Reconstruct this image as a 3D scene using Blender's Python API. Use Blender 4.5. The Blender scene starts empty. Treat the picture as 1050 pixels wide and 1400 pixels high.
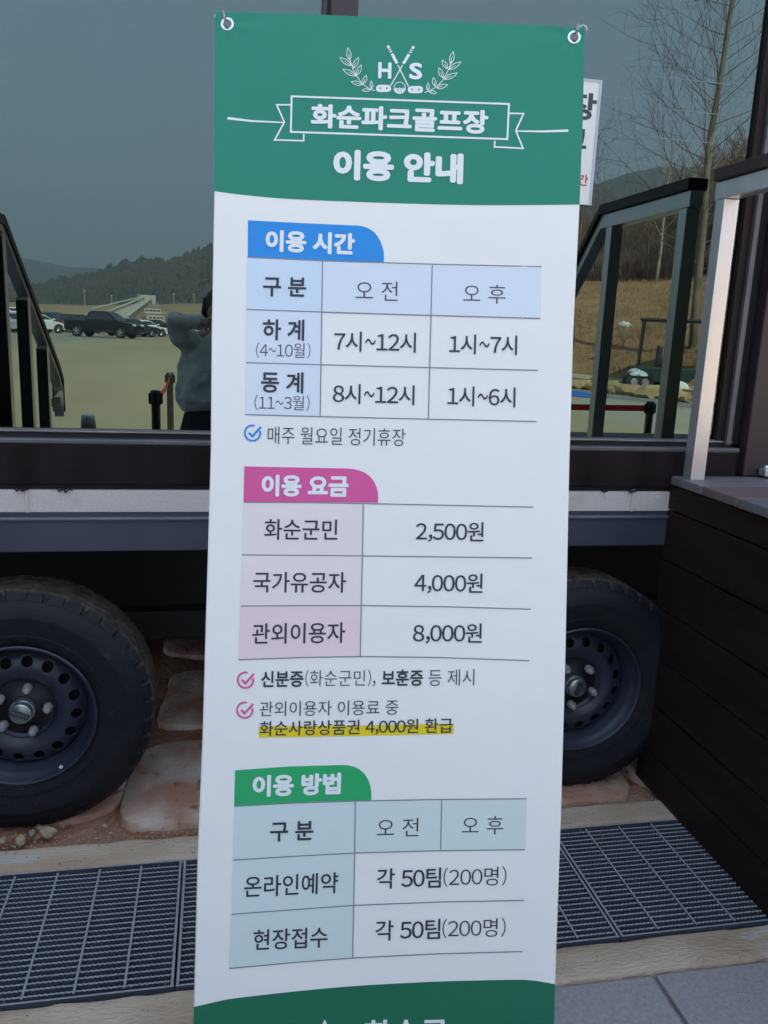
import bpy, bmesh, math, random
from mathutils import Vector, Matrix, noise
PI = math.pi; R = math.radians
random.seed(7)
S = bpy.context.scene
col = S.collection

# ------------------------------------------------------------------ camera
cam_d = bpy.data.cameras.new('camera'); cam = bpy.data.objects.new('camera', cam_d); col.objects.link(cam)
CAM = Vector((0.0, -1.95, 1.42))
_p, _r, _y = R(12.35), R(-2.39), R(11.6)
FW = Vector((math.sin(_y)*math.cos(_p), math.cos(_y)*math.cos(_p), -math.sin(_p)))
_rt = Vector((math.cos(_y), -math.sin(_y), 0)); _dn = -_rt.cross(FW)
RT = math.cos(_r)*_rt + math.sin(_r)*_dn
DN = -math.sin(_r)*_rt + math.cos(_r)*_dn
m = Matrix((RT, -DN, -FW)).transposed().to_4x4(); m.translation = CAM
cam.matrix_world = m
cam_d.sensor_fit = 'HORIZONTAL'; cam_d.sensor_width = 36; cam_d.lens = 1130/1050*36
cam_d.clip_start = 0.02; cam_d.clip_end = 6000
S.camera = cam
# ------------------------------------------------------------------ world, sun, exposure
SUN_EL, SUN_AZ = R(42), R(14)
w = bpy.data.worlds.new('World'); S.world = w; w.use_nodes = True
nt = w.node_tree; bg = nt.nodes['Background']
sky = nt.nodes.new('ShaderNodeTexSky'); sky.sky_type = 'NISHITA'; sky.sun_disc = False
sky.sun_elevation = SUN_EL; sky.sun_rotation = SUN_AZ; sky.air_density = 1.0; sky.dust_density = 1.6; sky.ozone_density = 1.2
veil = nt.nodes.new('ShaderNodeMix'); veil.data_type = 'RGBA'; veil.inputs[0].default_value = 0.80   # thin even high haze
nt.links.new(sky.outputs[0], veil.inputs[6]); veil.inputs[7].default_value = (0.60, 0.73, 0.86, 1)
tcw = nt.nodes.new('ShaderNodeTexCoord'); cl = nt.nodes.new('ShaderNodeTexNoise'); cl.inputs['Scale'].default_value = 2.6; cl.inputs['Detail'].default_value = 5
nt.links.new(tcw.outputs['Generated'], cl.inputs['Vector'])
clr = nt.nodes.new('ShaderNodeMapRange'); clr.inputs[1].default_value = 0.48; clr.inputs[2].default_value = 0.78; clr.inputs[4].default_value = 0.55
cmx = nt.nodes.new('ShaderNodeMix'); cmx.data_type = 'RGBA'; cmx.inputs[7].default_value = (1.05, 0.98, 0.96, 1)
nt.links.new(cl.outputs['Fac'], clr.inputs[0]); nt.links.new(clr.outputs[0], cmx.inputs[0]); nt.links.new(veil.outputs[2], cmx.inputs[6])
nt.links.new(cmx.outputs[2], bg.inputs[0]); bg.inputs[1].default_value = 0.15
sl = bpy.data.lights.new('sun', 'SUN'); so = bpy.data.objects.new('sun', sl); col.objects.link(so)
sl.energy = 2.0; sl.angle = R(0.6); sl.color = (1.0, 0.95, 0.86)
sd = Vector((math.sin(SUN_AZ)*math.cos(SUN_EL), math.cos(SUN_AZ)*math.cos(SUN_EL), math.sin(SUN_EL)))
so.rotation_euler = sd.to_track_quat('Z', 'Y').to_euler(); so.location = (0, 5, 12)
S.view_settings.view_transform = 'Standard'; S.view_settings.look = 'None'
S.view_settings.exposure = 3.12; S.view_settings.gamma = 1; S.view_settings.use_curve_mapping = False
S.cycles.max_bounces = 8; S.cycles.glossy_bounces = 4; S.cycles.transparent_max_bounces = 6

# ------------------------------------------------------------------ helpers
def hexc(r, g, b):
    f = lambda c: ((c/255+0.055)/1.055)**2.4 if c/255 > 0.04045 else c/255/12.92
    return (f(r), f(g), f(b))
def mat(name, c, rough=0.6, metal=0.0, c2=None, scale=8.0, detail=5.0, bump=0.0, bscale=60.0, spec=0.5, sharp=None, coat=0.0, stretch=None):
    ma = bpy.data.materials.new(name); ma.use_nodes = True
    n = ma.node_tree.nodes; l = ma.node_tree.links; b = n['Principled BSDF']
    b.inputs['Base Color'].default_value = (*c, 1); b.inputs['Roughness'].default_value = rough
    b.inputs['Metallic'].default_value = metal; b.inputs['Specular IOR Level'].default_value = spec
    if coat: b.inputs['Coat Weight'].default_value = coat
    tc = n.new('ShaderNodeTexCoord'); mp = n.new('ShaderNodeMapping'); l.new(tc.outputs['Object'], mp.inputs[0])
    if stretch: mp.inputs['Scale'].default_value = stretch
    if c2:
        no = n.new('ShaderNodeTexNoise'); no.inputs['Scale'].default_value = scale; no.inputs['Detail'].default_value = detail
        l.new(mp.outputs[0], no.inputs['Vector'])
        ra = n.new('ShaderNodeValToRGB'); lo, hi = sharp or (0.35, 0.65)
        ra.color_ramp.elements[0].position = lo; ra.color_ramp.elements[1].position = hi
        ra.color_ramp.elements[0].color = (*c, 1); ra.color_ramp.elements[1].color = (*c2, 1)
        l.new(no.outputs['Fac'], ra.inputs[0]); l.new(ra.outputs[0], b.inputs['Base Color'])
    if bump:
        nb = n.new('ShaderNodeTexNoise'); nb.inputs['Scale'].default_value = bscale; nb.inputs['Detail'].default_value = 6
        l.new(mp.outputs[0], nb.inputs['Vector'])
        bu = n.new('ShaderNodeBump'); bu.inputs['Strength'].default_value = bump; bu.inputs['Distance'].default_value = 0.01
        l.new(nb.outputs['Fac'], bu.inputs['Height']); l.new(bu.outputs[0], b.inputs['Normal'])
    return ma
def add_speck(ma, col2, scale, thr, soft=0.03):
    """a second noise laid over the base colour"""
    n = ma.node_tree.nodes; l = ma.node_tree.links; b = n['Principled BSDF']
    src = b.inputs['Base Color'].links[0].from_socket if b.inputs['Base Color'].links else None
    mx = n.new('ShaderNodeMix'); mx.data_type = 'RGBA'
    if src: l.new(src, mx.inputs[6])
    else: mx.inputs[6].default_value = b.inputs['Base Color'].default_value
    mx.inputs[7].default_value = (*col2, 1)
    no = n.new('ShaderNodeTexNoise'); no.inputs['Scale'].default_value = scale; no.inputs['Detail'].default_value = 3
    tc = [x for x in n if x.bl_idname == 'ShaderNodeMapping'][0]; l.new(tc.outputs[0], no.inputs['Vector'])
    ra = n.new('ShaderNodeMapRange'); ra.inputs[1].default_value = thr; ra.inputs[2].default_value = thr+soft
    l.new(no.outputs['Fac'], ra.inputs[0]); l.new(ra.outputs[0], mx.inputs[0]); l.new(mx.outputs[2], b.inputs['Base Color'])
    return ma

class MB:
    def __init__(s): s.v = []; s.f = []
    def add(s, vs, fs):
        k = len(s.v); s.v += [tuple(x) for x in vs]; s.f += [tuple(i+k for i in f) for f in fs]; return s
    def box(s, x0, x1, y0, y1, z0, z1):
        v = [(x, y, z) for x in (x0, x1) for y in (y0, y1) for z in (z0, z1)]
        return s.add(v, [(0,1,3,2),(4,6,7,5),(0,4,5,1),(2,3,7,6),(0,2,6,4),(1,5,7,3)])
    def tube(s, pts, rs, n=10, cap=True):
        pts = [Vector(p) for p in pts]; k = len(s.v)
        if not isinstance(rs, (list, tuple)): rs = [rs]*len(pts)
        up = None
        for i, p in enumerate(pts):
            d = (pts[min(i+1, len(pts)-1)]-pts[max(i-1, 0)]).normalized()
            if up is None:
                up = Vector((0, 0, 1)) if abs(d.z) < 0.9 else Vector((1, 0, 0))
            a = d.cross(up).normalized(); b = d.cross(a).normalized(); up = -b if False else up
            for j in range(n):
                t = 2*PI*j/n; s.v.append(tuple(p+(a*math.cos(t)+b*math.sin(t))*rs[i]))
        for i in range(len(pts)-1):
            for j in range(n):
                j2 = (j+1) % n; s.f.append((k+i*n+j, k+i*n+j2, k+(i+1)*n+j2, k+(i+1)*n+j))
        if cap:
            s.f.append(tuple(k+j for j in reversed(range(n)))); e = k+(len(pts)-1)*n; s.f.append(tuple(e+j for j in range(n)))
        return s
    def lathe(s, prof, n=48, close=False, axis='y', c=(0, 0, 0)):
        """prof: (r, h) pairs turned about an axis"""
        k = len(s.v); m_ = len(prof)
        for r_, h in prof:
            for j in range(n):
                t = 2*PI*j/n
                if axis == 'y': p = (c[0]+r_*math.cos(t), c[1]+h, c[2]+r_*math.sin(t))
                else: p = (c[0]+r_*math.cos(t), c[1]+r_*math.sin(t), c[2]+h)
                s.v.append(p)
        for i in range(m_ if close else m_-1):
            i2 = (i+1) % m_
            for j in range(n):
                j2 = (j+1) % n
                s.f.append((k+i*n+j, k+i2*n+j, k+i2*n+j2, k+i*n+j2))
        return s
    def sphere(s, c, r, n=12, m_=8):
        if not isinstance(r, (list, tuple)): r = (r, r, r)
        k = len(s.v)
        for i in range(m_+1):
            ph = PI*i/m_
            for j in range(n):
                t = 2*PI*j/n; s.v.append((c[0]+r[0]*math.sin(ph)*math.cos(t), c[1]+r[1]*math.sin(ph)*math.sin(t), c[2]+r[2]*math.cos(ph)))
        for i in range(m_):
            for j in range(n):
                j2 = (j+1) % n; s.f.append((k+i*n+j, k+(i+1)*n+j, k+(i+1)*n+j2, k+i*n+j2))
        return s
    def prism(s, poly, y0, y1):
        """poly of (x,z) extruded along y"""
        n = len(poly); k = len(s.v)
        s.v += [(x, y0, z) for x, z in poly]+[(x, y1, z) for x, z in poly]
        s.f.append(tuple(k+i for i in range(n))); s.f.append(tuple(k+n+i for i in reversed(range(n))))
        for i in range(n): s.f.append((k+i, k+n+i, k+n+(i+1) % n, k+(i+1) % n))
        return s
    def mesh(s, name, ma, smooth=False):
        me = bpy.data.meshes.new(name); me.from_pydata(s.v, [], s.f); me.update()
        bm = bmesh.new(); bm.from_mesh(me); bmesh.ops.recalc_face_normals(bm, faces=bm.faces); bm.to_mesh(me); bm.free()
        if ma: me.materials.append(ma)
        if smooth:
            me.polygons.foreach_set('use_smooth', [True]*len(me.polygons))
        return me
    def build(s, name, ma, parent=None, smooth=False, bevel=0.0, loc=None, label=None, kind=None):
        o = bpy.data.objects.new(name, s.mesh(name, ma, smooth)); col.objects.link(o)
        if parent is not None: o.parent = parent
        if loc: o.location = loc
        if bevel:
            b = o.modifiers.new('bevel', 'BEVEL'); b.width = bevel; b.segments = 2; b.limit_method = 'ANGLE'
        if smooth:
            try:
                e = o.modifiers.new('split', 'EDGE_SPLIT'); e.split_angle = R(38)
            except Exception: pass
        if label: o['label'] = label
        if kind: o['kind'] = kind
        return o
def tag(o, label=None, cat=None, group=None, kind=None):
    for k, v in (('label', label), ('category', cat), ('group', group), ('kind', kind)):
        if v: o[k] = v
    return o
def thing(name, label, cat, loc=(0, 0, 0), rz=0, group=None):
    o = bpy.data.objects.new(name, None); col.objects.link(o); o.location = loc; o.rotation_euler = (0, 0, rz)
    o.empty_display_size = 0.1
    return tag(o, label, cat, group)
def kids(o): return [c for c in col.objects if c.parent == o]
def copy_tree(o, parent=None):
    c = o.copy(); col.objects.link(c); c.parent = parent
    for ch in kids(o): copy_tree(ch, c)
    return c
def dup(o, loc, rz=0, label=None, scale=None):
    c = copy_tree(o); c.location = loc; c.rotation_euler = (0, 0, rz)
    if label: c['label'] = label
    if scale: c.scale = (scale,)*3
    return c

# ------------------------------------------------------------------ materials
M = {}
M['glass'] = mat('coated_glass', (0.110, 0.141, 0.136), 0.0, 1.0)
M['black_frame'] = mat('black_metal_frame', (0.003, 0.0022, 0.0026), 0.5, 0.0, (0.018, 0.011, 0.013), 9, 6, spec=0.2, bump=0.05, bscale=200, stretch=(1, 1, 0.1))
M['alu'] = mat('grey_aluminium', (0.30, 0.30, 0.31), 0.35, 0.8, (0.2, 0.2, 0.21), 12)
M['alu_dark'] = mat('dull_aluminium', (0.10, 0.095, 0.105), 0.45, 0.3, (0.14, 0.13, 0.14), 12)
M['galv'] = mat('galvanised_sheet', (0.56, 0.49, 0.47), 0.6, 0.1, (0.68, 0.60, 0.575), 170, 6, bump=0.10, bscale=300, sharp=(0.3, 0.7))
add_speck(M['galv'], (0.48, 0.40, 0.37), 6, 0.56, 0.2)
M['beam'] = mat('slate_blue_steel', (0.045, 0.052, 0.082), 0.42, 0.1, (0.06, 0.066, 0.10), 5, bump=0.04, bscale=150)
add_speck(M['beam'], (0.13, 0.13, 0.15), 9, 0.68, 0.1)
M['beam_lip'] = mat('slate_blue_steel_lip', (0.10, 0.11, 0.145), 0.35, 0.2, (0.14, 0.15, 0.19), 8)
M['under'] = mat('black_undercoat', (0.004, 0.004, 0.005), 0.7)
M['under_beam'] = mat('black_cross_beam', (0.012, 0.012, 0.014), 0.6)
M['tyre'] = mat('black_rubber', (0.0055, 0.0065, 0.011), 0.62, 0, (0.011, 0.012, 0.018), 14, 8, bump=0.35, bscale=140, spec=0.35)
add_speck(M['tyre'], (0.05, 0.042, 0.038), 22, 0.66, 0.16)
M['tread'] = mat('muddy_tread_rubber', (0.022, 0.016, 0.013), 0.85, 0, (0.085, 0.058, 0.043), 30, 8, bump=0.8, bscale=90)
M['rim'] = mat('blue_black_steel_rim', (0.022, 0.027, 0.050), 0.38, 0.0, (0.032, 0.035, 0.058), 7, 6, spec=0.55, bump=0.05, bscale=60)
M['rim_dark'] = mat('black_hub_plate', (0.010, 0.011, 0.016), 0.45)
M['nut'] = mat('dull_zinc_nut', (0.50, 0.49, 0.49), 0.4, 0.3, (0.34, 0.33, 0.34), 80)
M['cap'] = mat('zinc_hub_cap', (0.50, 0.55, 0.58), 0.25, 0.85, (0.38, 0.42, 0.46), 40)
M['white'] = mat('white_paint', (0.78, 0.78, 0.78), 0.5)
M['soil'] = mat('red_brown_soil', (0.26, 0.098, 0.042), 0.95, 0, (0.38, 0.22, 0.15), 7, 8, bump=1.0, bscale=55)
add_speck(M['soil'], (0.36, 0.27, 0.21), 60, 0.62, 0.06)
M['stone'] = mat('grey_pink_flagstone', (0.60, 0.52, 0.45), 0.8, 0, (0.42, 0.22, 0.145), 4.5, 9, bump=0.7, bscale=45, sharp=(0.36, 0.60))
add_speck(M['stone'], (0.22, 0.11, 0.07), 16, 0.60, 0.10)
M['pebble'] = mat('pale_pebble', (0.45, 0.38, 0.27), 0.8, 0, (0.30, 0.22, 0.17), 30, bump=0.3)
M['kerb'] = mat('worn_concrete_kerb', (0.66, 0.545, 0.425), 0.9, 0, (0.43, 0.285, 0.19), 4.5, 9, bump=0.7, bscale=90, sharp=(0.38, 0.72), stretch=(0.6, 1.6, 1))
add_speck(M['kerb'], (0.60, 0.58, 0.54), 7, 0.58, 0.10)
add_speck(M['kerb'], (0.10, 0.085, 0.075), 120, 0.70, 0.05)
M['tile'] = mat('blue_grey_granite_tile', (0.33, 0.305, 0.335), 0.8, 0, (0.41, 0.385, 0.41), 90, 6, bump=0.25, bscale=260)
add_speck(M['tile'], (0.035, 0.035, 0.045), 240, 0.66, 0.03)
M['joint'] = mat('cement_joint', (0.34, 0.30, 0.26), 0.95, 0, (0.22, 0.19, 0.17), 30, bump=0.6)
M['grate'] = mat('galvanised_grating', (0.36, 0.385, 0.43), 0.45, 0.2, (0.47, 0.49, 0.52), 60, 6, bump=0.2, bscale=300)
add_speck(M['grate'], (0.26, 0.21, 0.16), 25, 0.68, 0.08)
M['grate_side'] = mat('shade_toned_grating_side', (0.055, 0.065, 0.10), 0.6, 0, (0.08, 0.088, 0.12), 40)  # bar sides coloured darker to stand for the shade between the bars
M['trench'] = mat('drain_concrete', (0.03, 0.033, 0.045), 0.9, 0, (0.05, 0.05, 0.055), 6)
M['deckboard'] = mat('grey_brown_deck_board', (0.115, 0.108, 0.118), 0.6, 0, (0.16, 0.15, 0.16), 6, 6, bump=0.25, bscale=90, stretch=(0.3, 4, 1))
M['deckboard_r'] = mat('red_brown_deck_board', (0.115, 0.078, 0.080), 0.6, 0, (0.15, 0.10, 0.10), 6, 6, bump=0.25, bscale=90, stretch=(0.3, 4, 1))
M['sideboard'] = mat('dark_brown_composite_board', (0.0085, 0.0038, 0.0030), 0.62, 0, (0.020, 0.0095, 0.0070), 9, 9, bump=0.6, bscale=90, spec=0.25, stretch=(1, 0.18, 3.5))
add_speck(M['sideboard'], (0.05, 0.038, 0.035), 30, 0.70, 0.05)
M['rail_alu'] = mat('pale_silver_aluminium', (0.74, 0.72, 0.73), 0.36, 0.85, (0.80, 0.78, 0.79), 5, bump=0.03, bscale=150, stretch=(4, 4, 0.15))
M['rail_cap'] = mat('dark_brown_rail_cap', (0.022, 0.015, 0.015), 0.5, 0, (0.034, 0.022, 0.020), 10, bump=0.1)
M['column'] = mat('dark_purple_brown_panel', (0.030, 0.020, 0.026), 0.4, 0, (0.040, 0.026, 0.032), 2.5, bump=0.05)
M['cladding'] = mat('charcoal_cladding', (0.03, 0.03, 0.034), 0.6)
# banner print
M['vinyl'] = mat('white_banner_vinyl', (0.77, 0.757, 0.752), 0.34, 0, spec=0.45, bump=0.05, bscale=900)
M['green_top'] = mat('green_print', (0.010, 0.205, 0.135), 0.42, spec=0.35)
M['green_low'] = mat('dark_green_print', (0.008, 0.135, 0.075), 0.42, spec=0.35)
M['print_white'] = mat('white_print', (0.72, 0.75, 0.78), 0.42, spec=0.35)
M['ink'] = mat('slate_ink', (0.036, 0.040, 0.062), 0.45, spec=0.3)
M['ink_light'] = mat('soft_slate_ink', (0.060, 0.066, 0.095), 0.45, spec=0.3)
M['rule'] = mat('grey_rule_ink', (0.20, 0.22, 0.28), 0.45, spec=0.3)
M['blue'] = mat('blue_print', (0.014, 0.235, 0.66), 0.4, spec=0.35)
M['pink'] = mat('pink_print', (0.62, 0.085, 0.29), 0.4, spec=0.35)
M['tabgreen'] = mat('bright_green_print', (0.018, 0.35, 0.125), 0.4, spec=0.35)
M['pblue1'] = mat('pale_blue_print', (0.57, 0.67, 0.80), 0.4, spec=0.35)
M['pblue2'] = mat('paler_blue_print', (0.63, 0.69, 0.79), 0.4, spec=0.35)
M['pbeige'] = mat('pale_beige_print', (0.735, 0.665, 0.67), 0.4, spec=0.35)
M['ppink'] = mat('pale_pink_print', (0.75, 0.59, 0.625), 0.4, spec=0.35)
M['pgreen'] = mat('pale_green_print', (0.57, 0.665, 0.665), 0.4, spec=0.35)
M['yellow'] = mat('yellow_highlight_print', (0.72, 0.56, 0.012), 0.45, spec=0.3)
M['chrome'] = mat('chrome_ring', (0.75, 0.75, 0.78), 0.18, 1.0)
M['hook'] = mat('grey_plastic_hook', (0.24, 0.24, 0.25), 0.5)
M['clear'] = mat('milky_plastic', (0.45, 0.50, 0.55), 0.25)
M['pole'] = mat('black_stand_pole', (0.02, 0.02, 0.022), 0.4)

# ------------------------------------------------------------------ setting: ground
GX0, GX1, GY0, GY1 = -1500, 1500, -2500, 1500
def sheet(name, x0, x1, y0, y1, z, ma, nx=1, ny=1, disp=0.0, dsc=3.0):
    b = MB(); vs = []; fs = []
    for j in range(ny+1):
        for i in range(nx+1):
            x = x0+(x1-x0)*i/nx; y = y0+(y1-y0)*j/ny
            vs.append((x, y, z+(disp*(noise.noise(Vector((x*dsc, y*dsc, 1)))+0.5*noise.noise(Vector((x*dsc*3, y*dsc*3, 5)))) if disp else 0)))
    for j in range(ny):
        for i in range(nx):
            a = j*(nx+1)+i; fs.append((a, a+1, a+nx+2, a+nx+1))
    o = b.add(vs, fs).build(name, ma, smooth=bool(disp)); o['kind'] = 'structure'; return o
M['earth'] = mat('dry_winter_ground', (0.20, 0.155, 0.095), 0.95, 0, (0.27, 0.22, 0.14), 0.05, 8)
M['lot'] = mat('dusty_concrete_lot', (0.365, 0.305, 0.18), 0.92, 0, (0.285, 0.24, 0.145), 0.5, 10, bump=0.3, bscale=9, stretch=(0.5, 0.16, 1))
add_speck(M['lot'], (0.27, 0.235, 0.15), 0.6, 0.60, 0.15)
M['slab'] = mat('pale_concrete_slab', (0.33, 0.32, 0.24), 0.9, 0, (0.28, 0.27, 0.21), 0.5, 8, bump=0.2, bscale=10)
M['asphalt'] = mat('grey_asphalt_strip', (0.16, 0.17, 0.16), 0.9, 0, (0.20, 0.21, 0.2), 0.8, 8)
M['bluepaint'] = mat('blue_ground_paint', (0.02, 0.13, 0.50), 0.7)
M['linepaint'] = mat('faded_white_line', (0.52, 0.50, 0.40), 0.8)
sheet('ground', GX0, GX1, GY0, GY1, -0.42, M['earth'])
# soil bed under the cabin
sheet('soil', -6, 9, 0.20, 5.0, -0.022, M['soil'], 300, 96, 0.014, 5.0)
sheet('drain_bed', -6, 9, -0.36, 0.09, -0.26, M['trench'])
def slab(name, x0, x1, y0, y1, z0, z1, ma, bevel=0.006):
    o = MB().box(x0, x1, y0, y1, z0, z1).build(name, ma, bevel=bevel); o['kind'] = 'structure'; return o
def rough_strip(name, x0, x1, y0, y1, z0, z1, ma, amp):
    """a cast kerb with a slightly uneven top and arrises"""
    b = MB(); n = 500; prof = [(y0, z0), (y0, z1-0.010), (y0+0.004, z1-0.003), (y0+0.012, z1)]
    for k in range(1, 5): prof.append((y0+0.012+(y1-y0-0.024)*k/5, z1))
    prof += [(y1-0.012, z1), (y1-0.004, z1-0.003), (y1, z1-0.010), (y1, z0)]
    m_ = len(prof)
    for i in range(n+1):
        x = x0+(x1-x0)*i/n
        for k, (y, z) in enumerate(prof):
            q = noise.noise(Vector((x*14, y*14, z*10)))+0.6*noise.noise(Vector((x*45, y*45, 3)))
            e = amp*q
            b.v.append((x, y+(e*1.6 if k in (0, 1, 2, m_-1, m_-2, m_-3) else 0), z+(e if 0 < k < m_-1 else 0)))
    for i in range(n):
        for k in range(m_-1):
            a = i*m_+k; b.f.append((a, a+1, a+m_+1, a+m_))
    o = b.build(name, ma, smooth=True); o['kind'] = 'structure'; return o
rough_strip('rear_kerb', -6, 9, 0.094, 0.205, -0.30, 0.0, M['kerb'], 0.0022)
rough_strip('front_kerb', -6, 9, -0.472, -0.364, -0.30, 0.0, M['kerb'], 0.0018)
# front paving: tiles on a cement bed
slab('paving_bed', -6, 9, -3.4, -0.476, -0.30, -0.012, M['joint'], 0)
pav = bpy.data.objects.new('pavement', None); col.objects.link(pav); pav['kind'] = 'structure'
TW = 0.5
tile_me = MB().box(0.006, TW-0.006, 0.005, TW-0.005, -0.05, 0.0).mesh('tile', M['tile'])
for i in range(-9, 12):
    for j in range(5):
        o = bpy.data.objects.new('tile', tile_me); col.objects.link(o); o.parent = pav
        o.location = (0.979+i*TW, -0.478-(j+1)*TW, random.uniform(-0.0015, 0.0015))
        bv = o.modifiers.new('bevel', 'BEVEL'); bv.width = 0.003; bv.segments = 2
sheet('parking_lot', -190, 7.0, -150, -3.4, -0.004, M['lot'])
sheet('parking_lot_slab', 7.0, 60, -40, -3.4, -0.004, M['slab'])
sheet('asphalt_strip', -60, 60, -1.0, 1.0, 0.002, M['asphalt'])
_o = bpy.data.objects['asphalt_strip']; _o.name = 'asphalt_lane'
# lane runs diagonally in front of the bank on the right
def poly_sheet(name, pts, z, ma):
    o = MB().add([(x, y, z) for x, y in pts], [tuple(range(len(pts)))]).build(name, ma); o['kind'] = 'structure'; return o
bpy.data.objects.remove(_o)
poly_sheet('asphalt_lane', [(10.9, -21.6), (13.6, -10.0), (12.3, -9.6), (9.0, -18.8), (4.0, -28.0), (-1.0, -45), (0.6, -45), (6.0, -30.0)], 0.004, M['asphalt'])
poly_sheet('blue_parking_bay', [(9.75, -18.9), (9.95, -17.3), (9.2, -16.5), (6.2, -20.5), (5.0, -25.0)], 0.008, M['bluepaint'])
for i, (x, y, a) in enumerate(((-9.5, -47, 1.25), (-4.0, -38.0, 1.25), (-14.5, -52, 1.2))):
    pass
poly_sheet('asphalt_patch', [(-8.9, -45.7), (-8.2, -54), (-7.6, -62), (-9.5, -74), (-60, -84), (-60, -40), (-14.0, -42.5)], 0.003, mat('greenish_asphalt', (0.24, 0.245, 0.18), 0.9, 0, (0.27, 0.27, 0.20), 0.3))
poly_sheet('bay_marking', [(-12.6, -44.2), (-8.9, -49.6), (-8.75, -49.5), (-12.45, -44.0)], 0.006, M['linepaint'])
poly_sheet('lot_marking', [(-8.95, -49.6), (-7.6, -60.5), (-7.4, -60.5), (-8.75, -49.5)], 0.006, M['linepaint'])

# ------------------------------------------------------------------ flagstones, pebbles
def flag(cx, cy, pts, label, z=0.0, h=0.055):
    """pts: outline in metres round (cx, cy)"""
    n = len(pts); out = []
    for i in range(n):   # smooth closed outline
        p0, p1, p2, p3 = (Vector(pts[(i+k-1) % n]) for k in range(4))
        for t in (0, 0.25, 0.5, 0.75):
            out.append(0.5*((2*p1)+(p2-p0)*t+(2*p0-5*p1+4*p2-p3)*t*t+(3*p1-p0-3*p2+p3)*t**3))
    b = MB(); m_ = len(out); rings = [(1.03, -h), (1.0, -0.012), (0.975, -0.002), (0.93, 0.002), (0.6, 0.004), (0.3, 0.003)]
    for s_, dz in rings:
        for p in out:
            q = noise.noise(Vector(((cx+p.x)*9, (cy+p.y)*9, 2)))*0.006
            b.v.append((p.x*s_, p.y*s_, z+dz+q))
    b.v.append((0, 0, z+0.003))
    for r_ in range(len(rings)-1):
        for j in range(m_):
            j2 = (j+1) % m_; b.f.append((r_*m_+j, r_*m_+j2, (r_+1)*m_+j2, (r_+1)*m_+j))
    e = (len(rings)-1)*m_
    for j in range(m_): b.f.append((e+j, e+(j+1) % m_, len(b.v)-1))
    o = b.build('flagstone', M['stone'], smooth=True, loc=(cx, cy, 0)); tag(o, label, 'stone', 'flagstones set in the soil under the cabin'); return o
flag(-0.14, 0.50, [(-0.135, -0.205), (-0.145, 0.0), (-0.10, 0.22), (0.06, 0.26), (0.20, 0.235), (0.23, 0.0), (0.19, -0.20), (0.0, -0.235)], 'large pale and rusty flagstone right of the left wheel', 0.004)
flag(-0.07, 1.12, [(-0.145, -0.20), (-0.13, 0.05), (-0.11, 0.24), (0.10, 0.26), (0.2, 0.10), (0.19, -0.22), (0.02, -0.24)], 'dim brown flagstone behind the large pale one', -0.002)
flag(-0.07, 1.72, [(-0.15, -0.13), (-0.13, 0.15), (0.12, 0.2), (0.22, 0.0), (0.15, -0.18)], 'farthest flagstone seen under the cross beam', -0.002)
flag(-0.40, 0.475, [(-0.14, -0.13), (-0.16, 0.08), (0.0, 0.2), (0.10, 0.14), (0.115, -0.02), (0.07, -0.11), (-0.02, -0.14)], 'small flagstone wedged beside the left tyre', -0.004)
flag(1.08, 0.36, [(-0.16, -0.125), (-0.2, 0.1), (0.0, 0.16), (0.20, 0.13), (0.255, 0.0), (0.20, -0.125), (0.0, -0.14)], 'grey flagstone under the right tyre beside the kerb', 0.0)
flag(1.50, 0.37, [(-0.15, 0.06), (-0.10, 0.16), (0.1, 0.16), (0.14, -0.1), (-0.04, -0.155), (-0.11, -0.09)], 'pale flagstone touching the foot of the dark deck wall', 0.0)
flag(0.5, 0.46, [(-0.22, -0.18), (-0.24, 0.1), (-0.02, 0.2), (0.2, 0.16), (0.25, -0.1), (0.05, -0.2)], 'flagstone hidden behind the banner foot', 0.0)
flag(0.55, 1.0, [(-0.22, -0.18), (-0.24, 0.1), (-0.02, 0.2), (0.2, 0.16), (0.25, -0.1), (0.05, -0.2)], 'second flagstone behind the banner', -0.003)
def rock(name, c, s_, seed, ma, label=None, cat=None, group=None, sub=2):
    me = bpy.data.meshes.new(name); bm = bmesh.new(); bmesh.ops.create_icosphere(bm, subdivisions=sub, radius=1)
    for v in bm.verts:
        q = 1+0.42*noise.noise(v.co*1.3+Vector((seed*7.1, 0, 0)))+0.15*noise.noise(v.co*3+Vector((0, seed*3.3, 0)))
        v.co = Vector((v.co.x*s_[0], v.co.y*s_[1], v.co.z*s_[2]))*q
    bm.to_mesh(me); bm.free(); me.materials.append(ma)
    o = bpy.data.objects.new(name, me); col.objects.link(o); o.location = c; o.rotation_euler = (0, 0, seed*1.7)
    if label: tag(o, label, cat, group)
    return o
for i, (x, y, r_, lb) in enumerate([(-0.540, 0.236, 0.019, 'rounded cream pebble at the edge of the rear kerb'), (-0.473, 0.262, 0.023, 'largest angular cream pebble in front of the left tyre'),
        (-0.515, 0.262, 0.012, 'small dark grey pebble between the two cream ones'), (-0.497, 0.285, 0.007, 'tiny pale pebble close to the left tyre'),
        (-0.440, 0.292, 0.012, 'brown clod of earth by the left tyre'), (-0.495, 0.245, 0.009, 'dark chip lying beside the largest pebble'), (-0.322, 0.272, 0.010, 'flat pale chip on the big flagstone edge'),
        (-0.585, 0.24, 0.012, 'leftmost pebble on the soil'), (-0.30, 0.235, 0.006, 'tiny chip right of the pebbles')]):
    rock('pebble', (x, y, 0.004), (r_, r_*0.8, r_*0.7), i+1, M['pebble'] if i not in (2, 4, 5) else M['joint'] if i == 2 else M['soil'], lb, 'pebble', 'pebbles on the soil')
b = MB(); random.seed(3)
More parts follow.
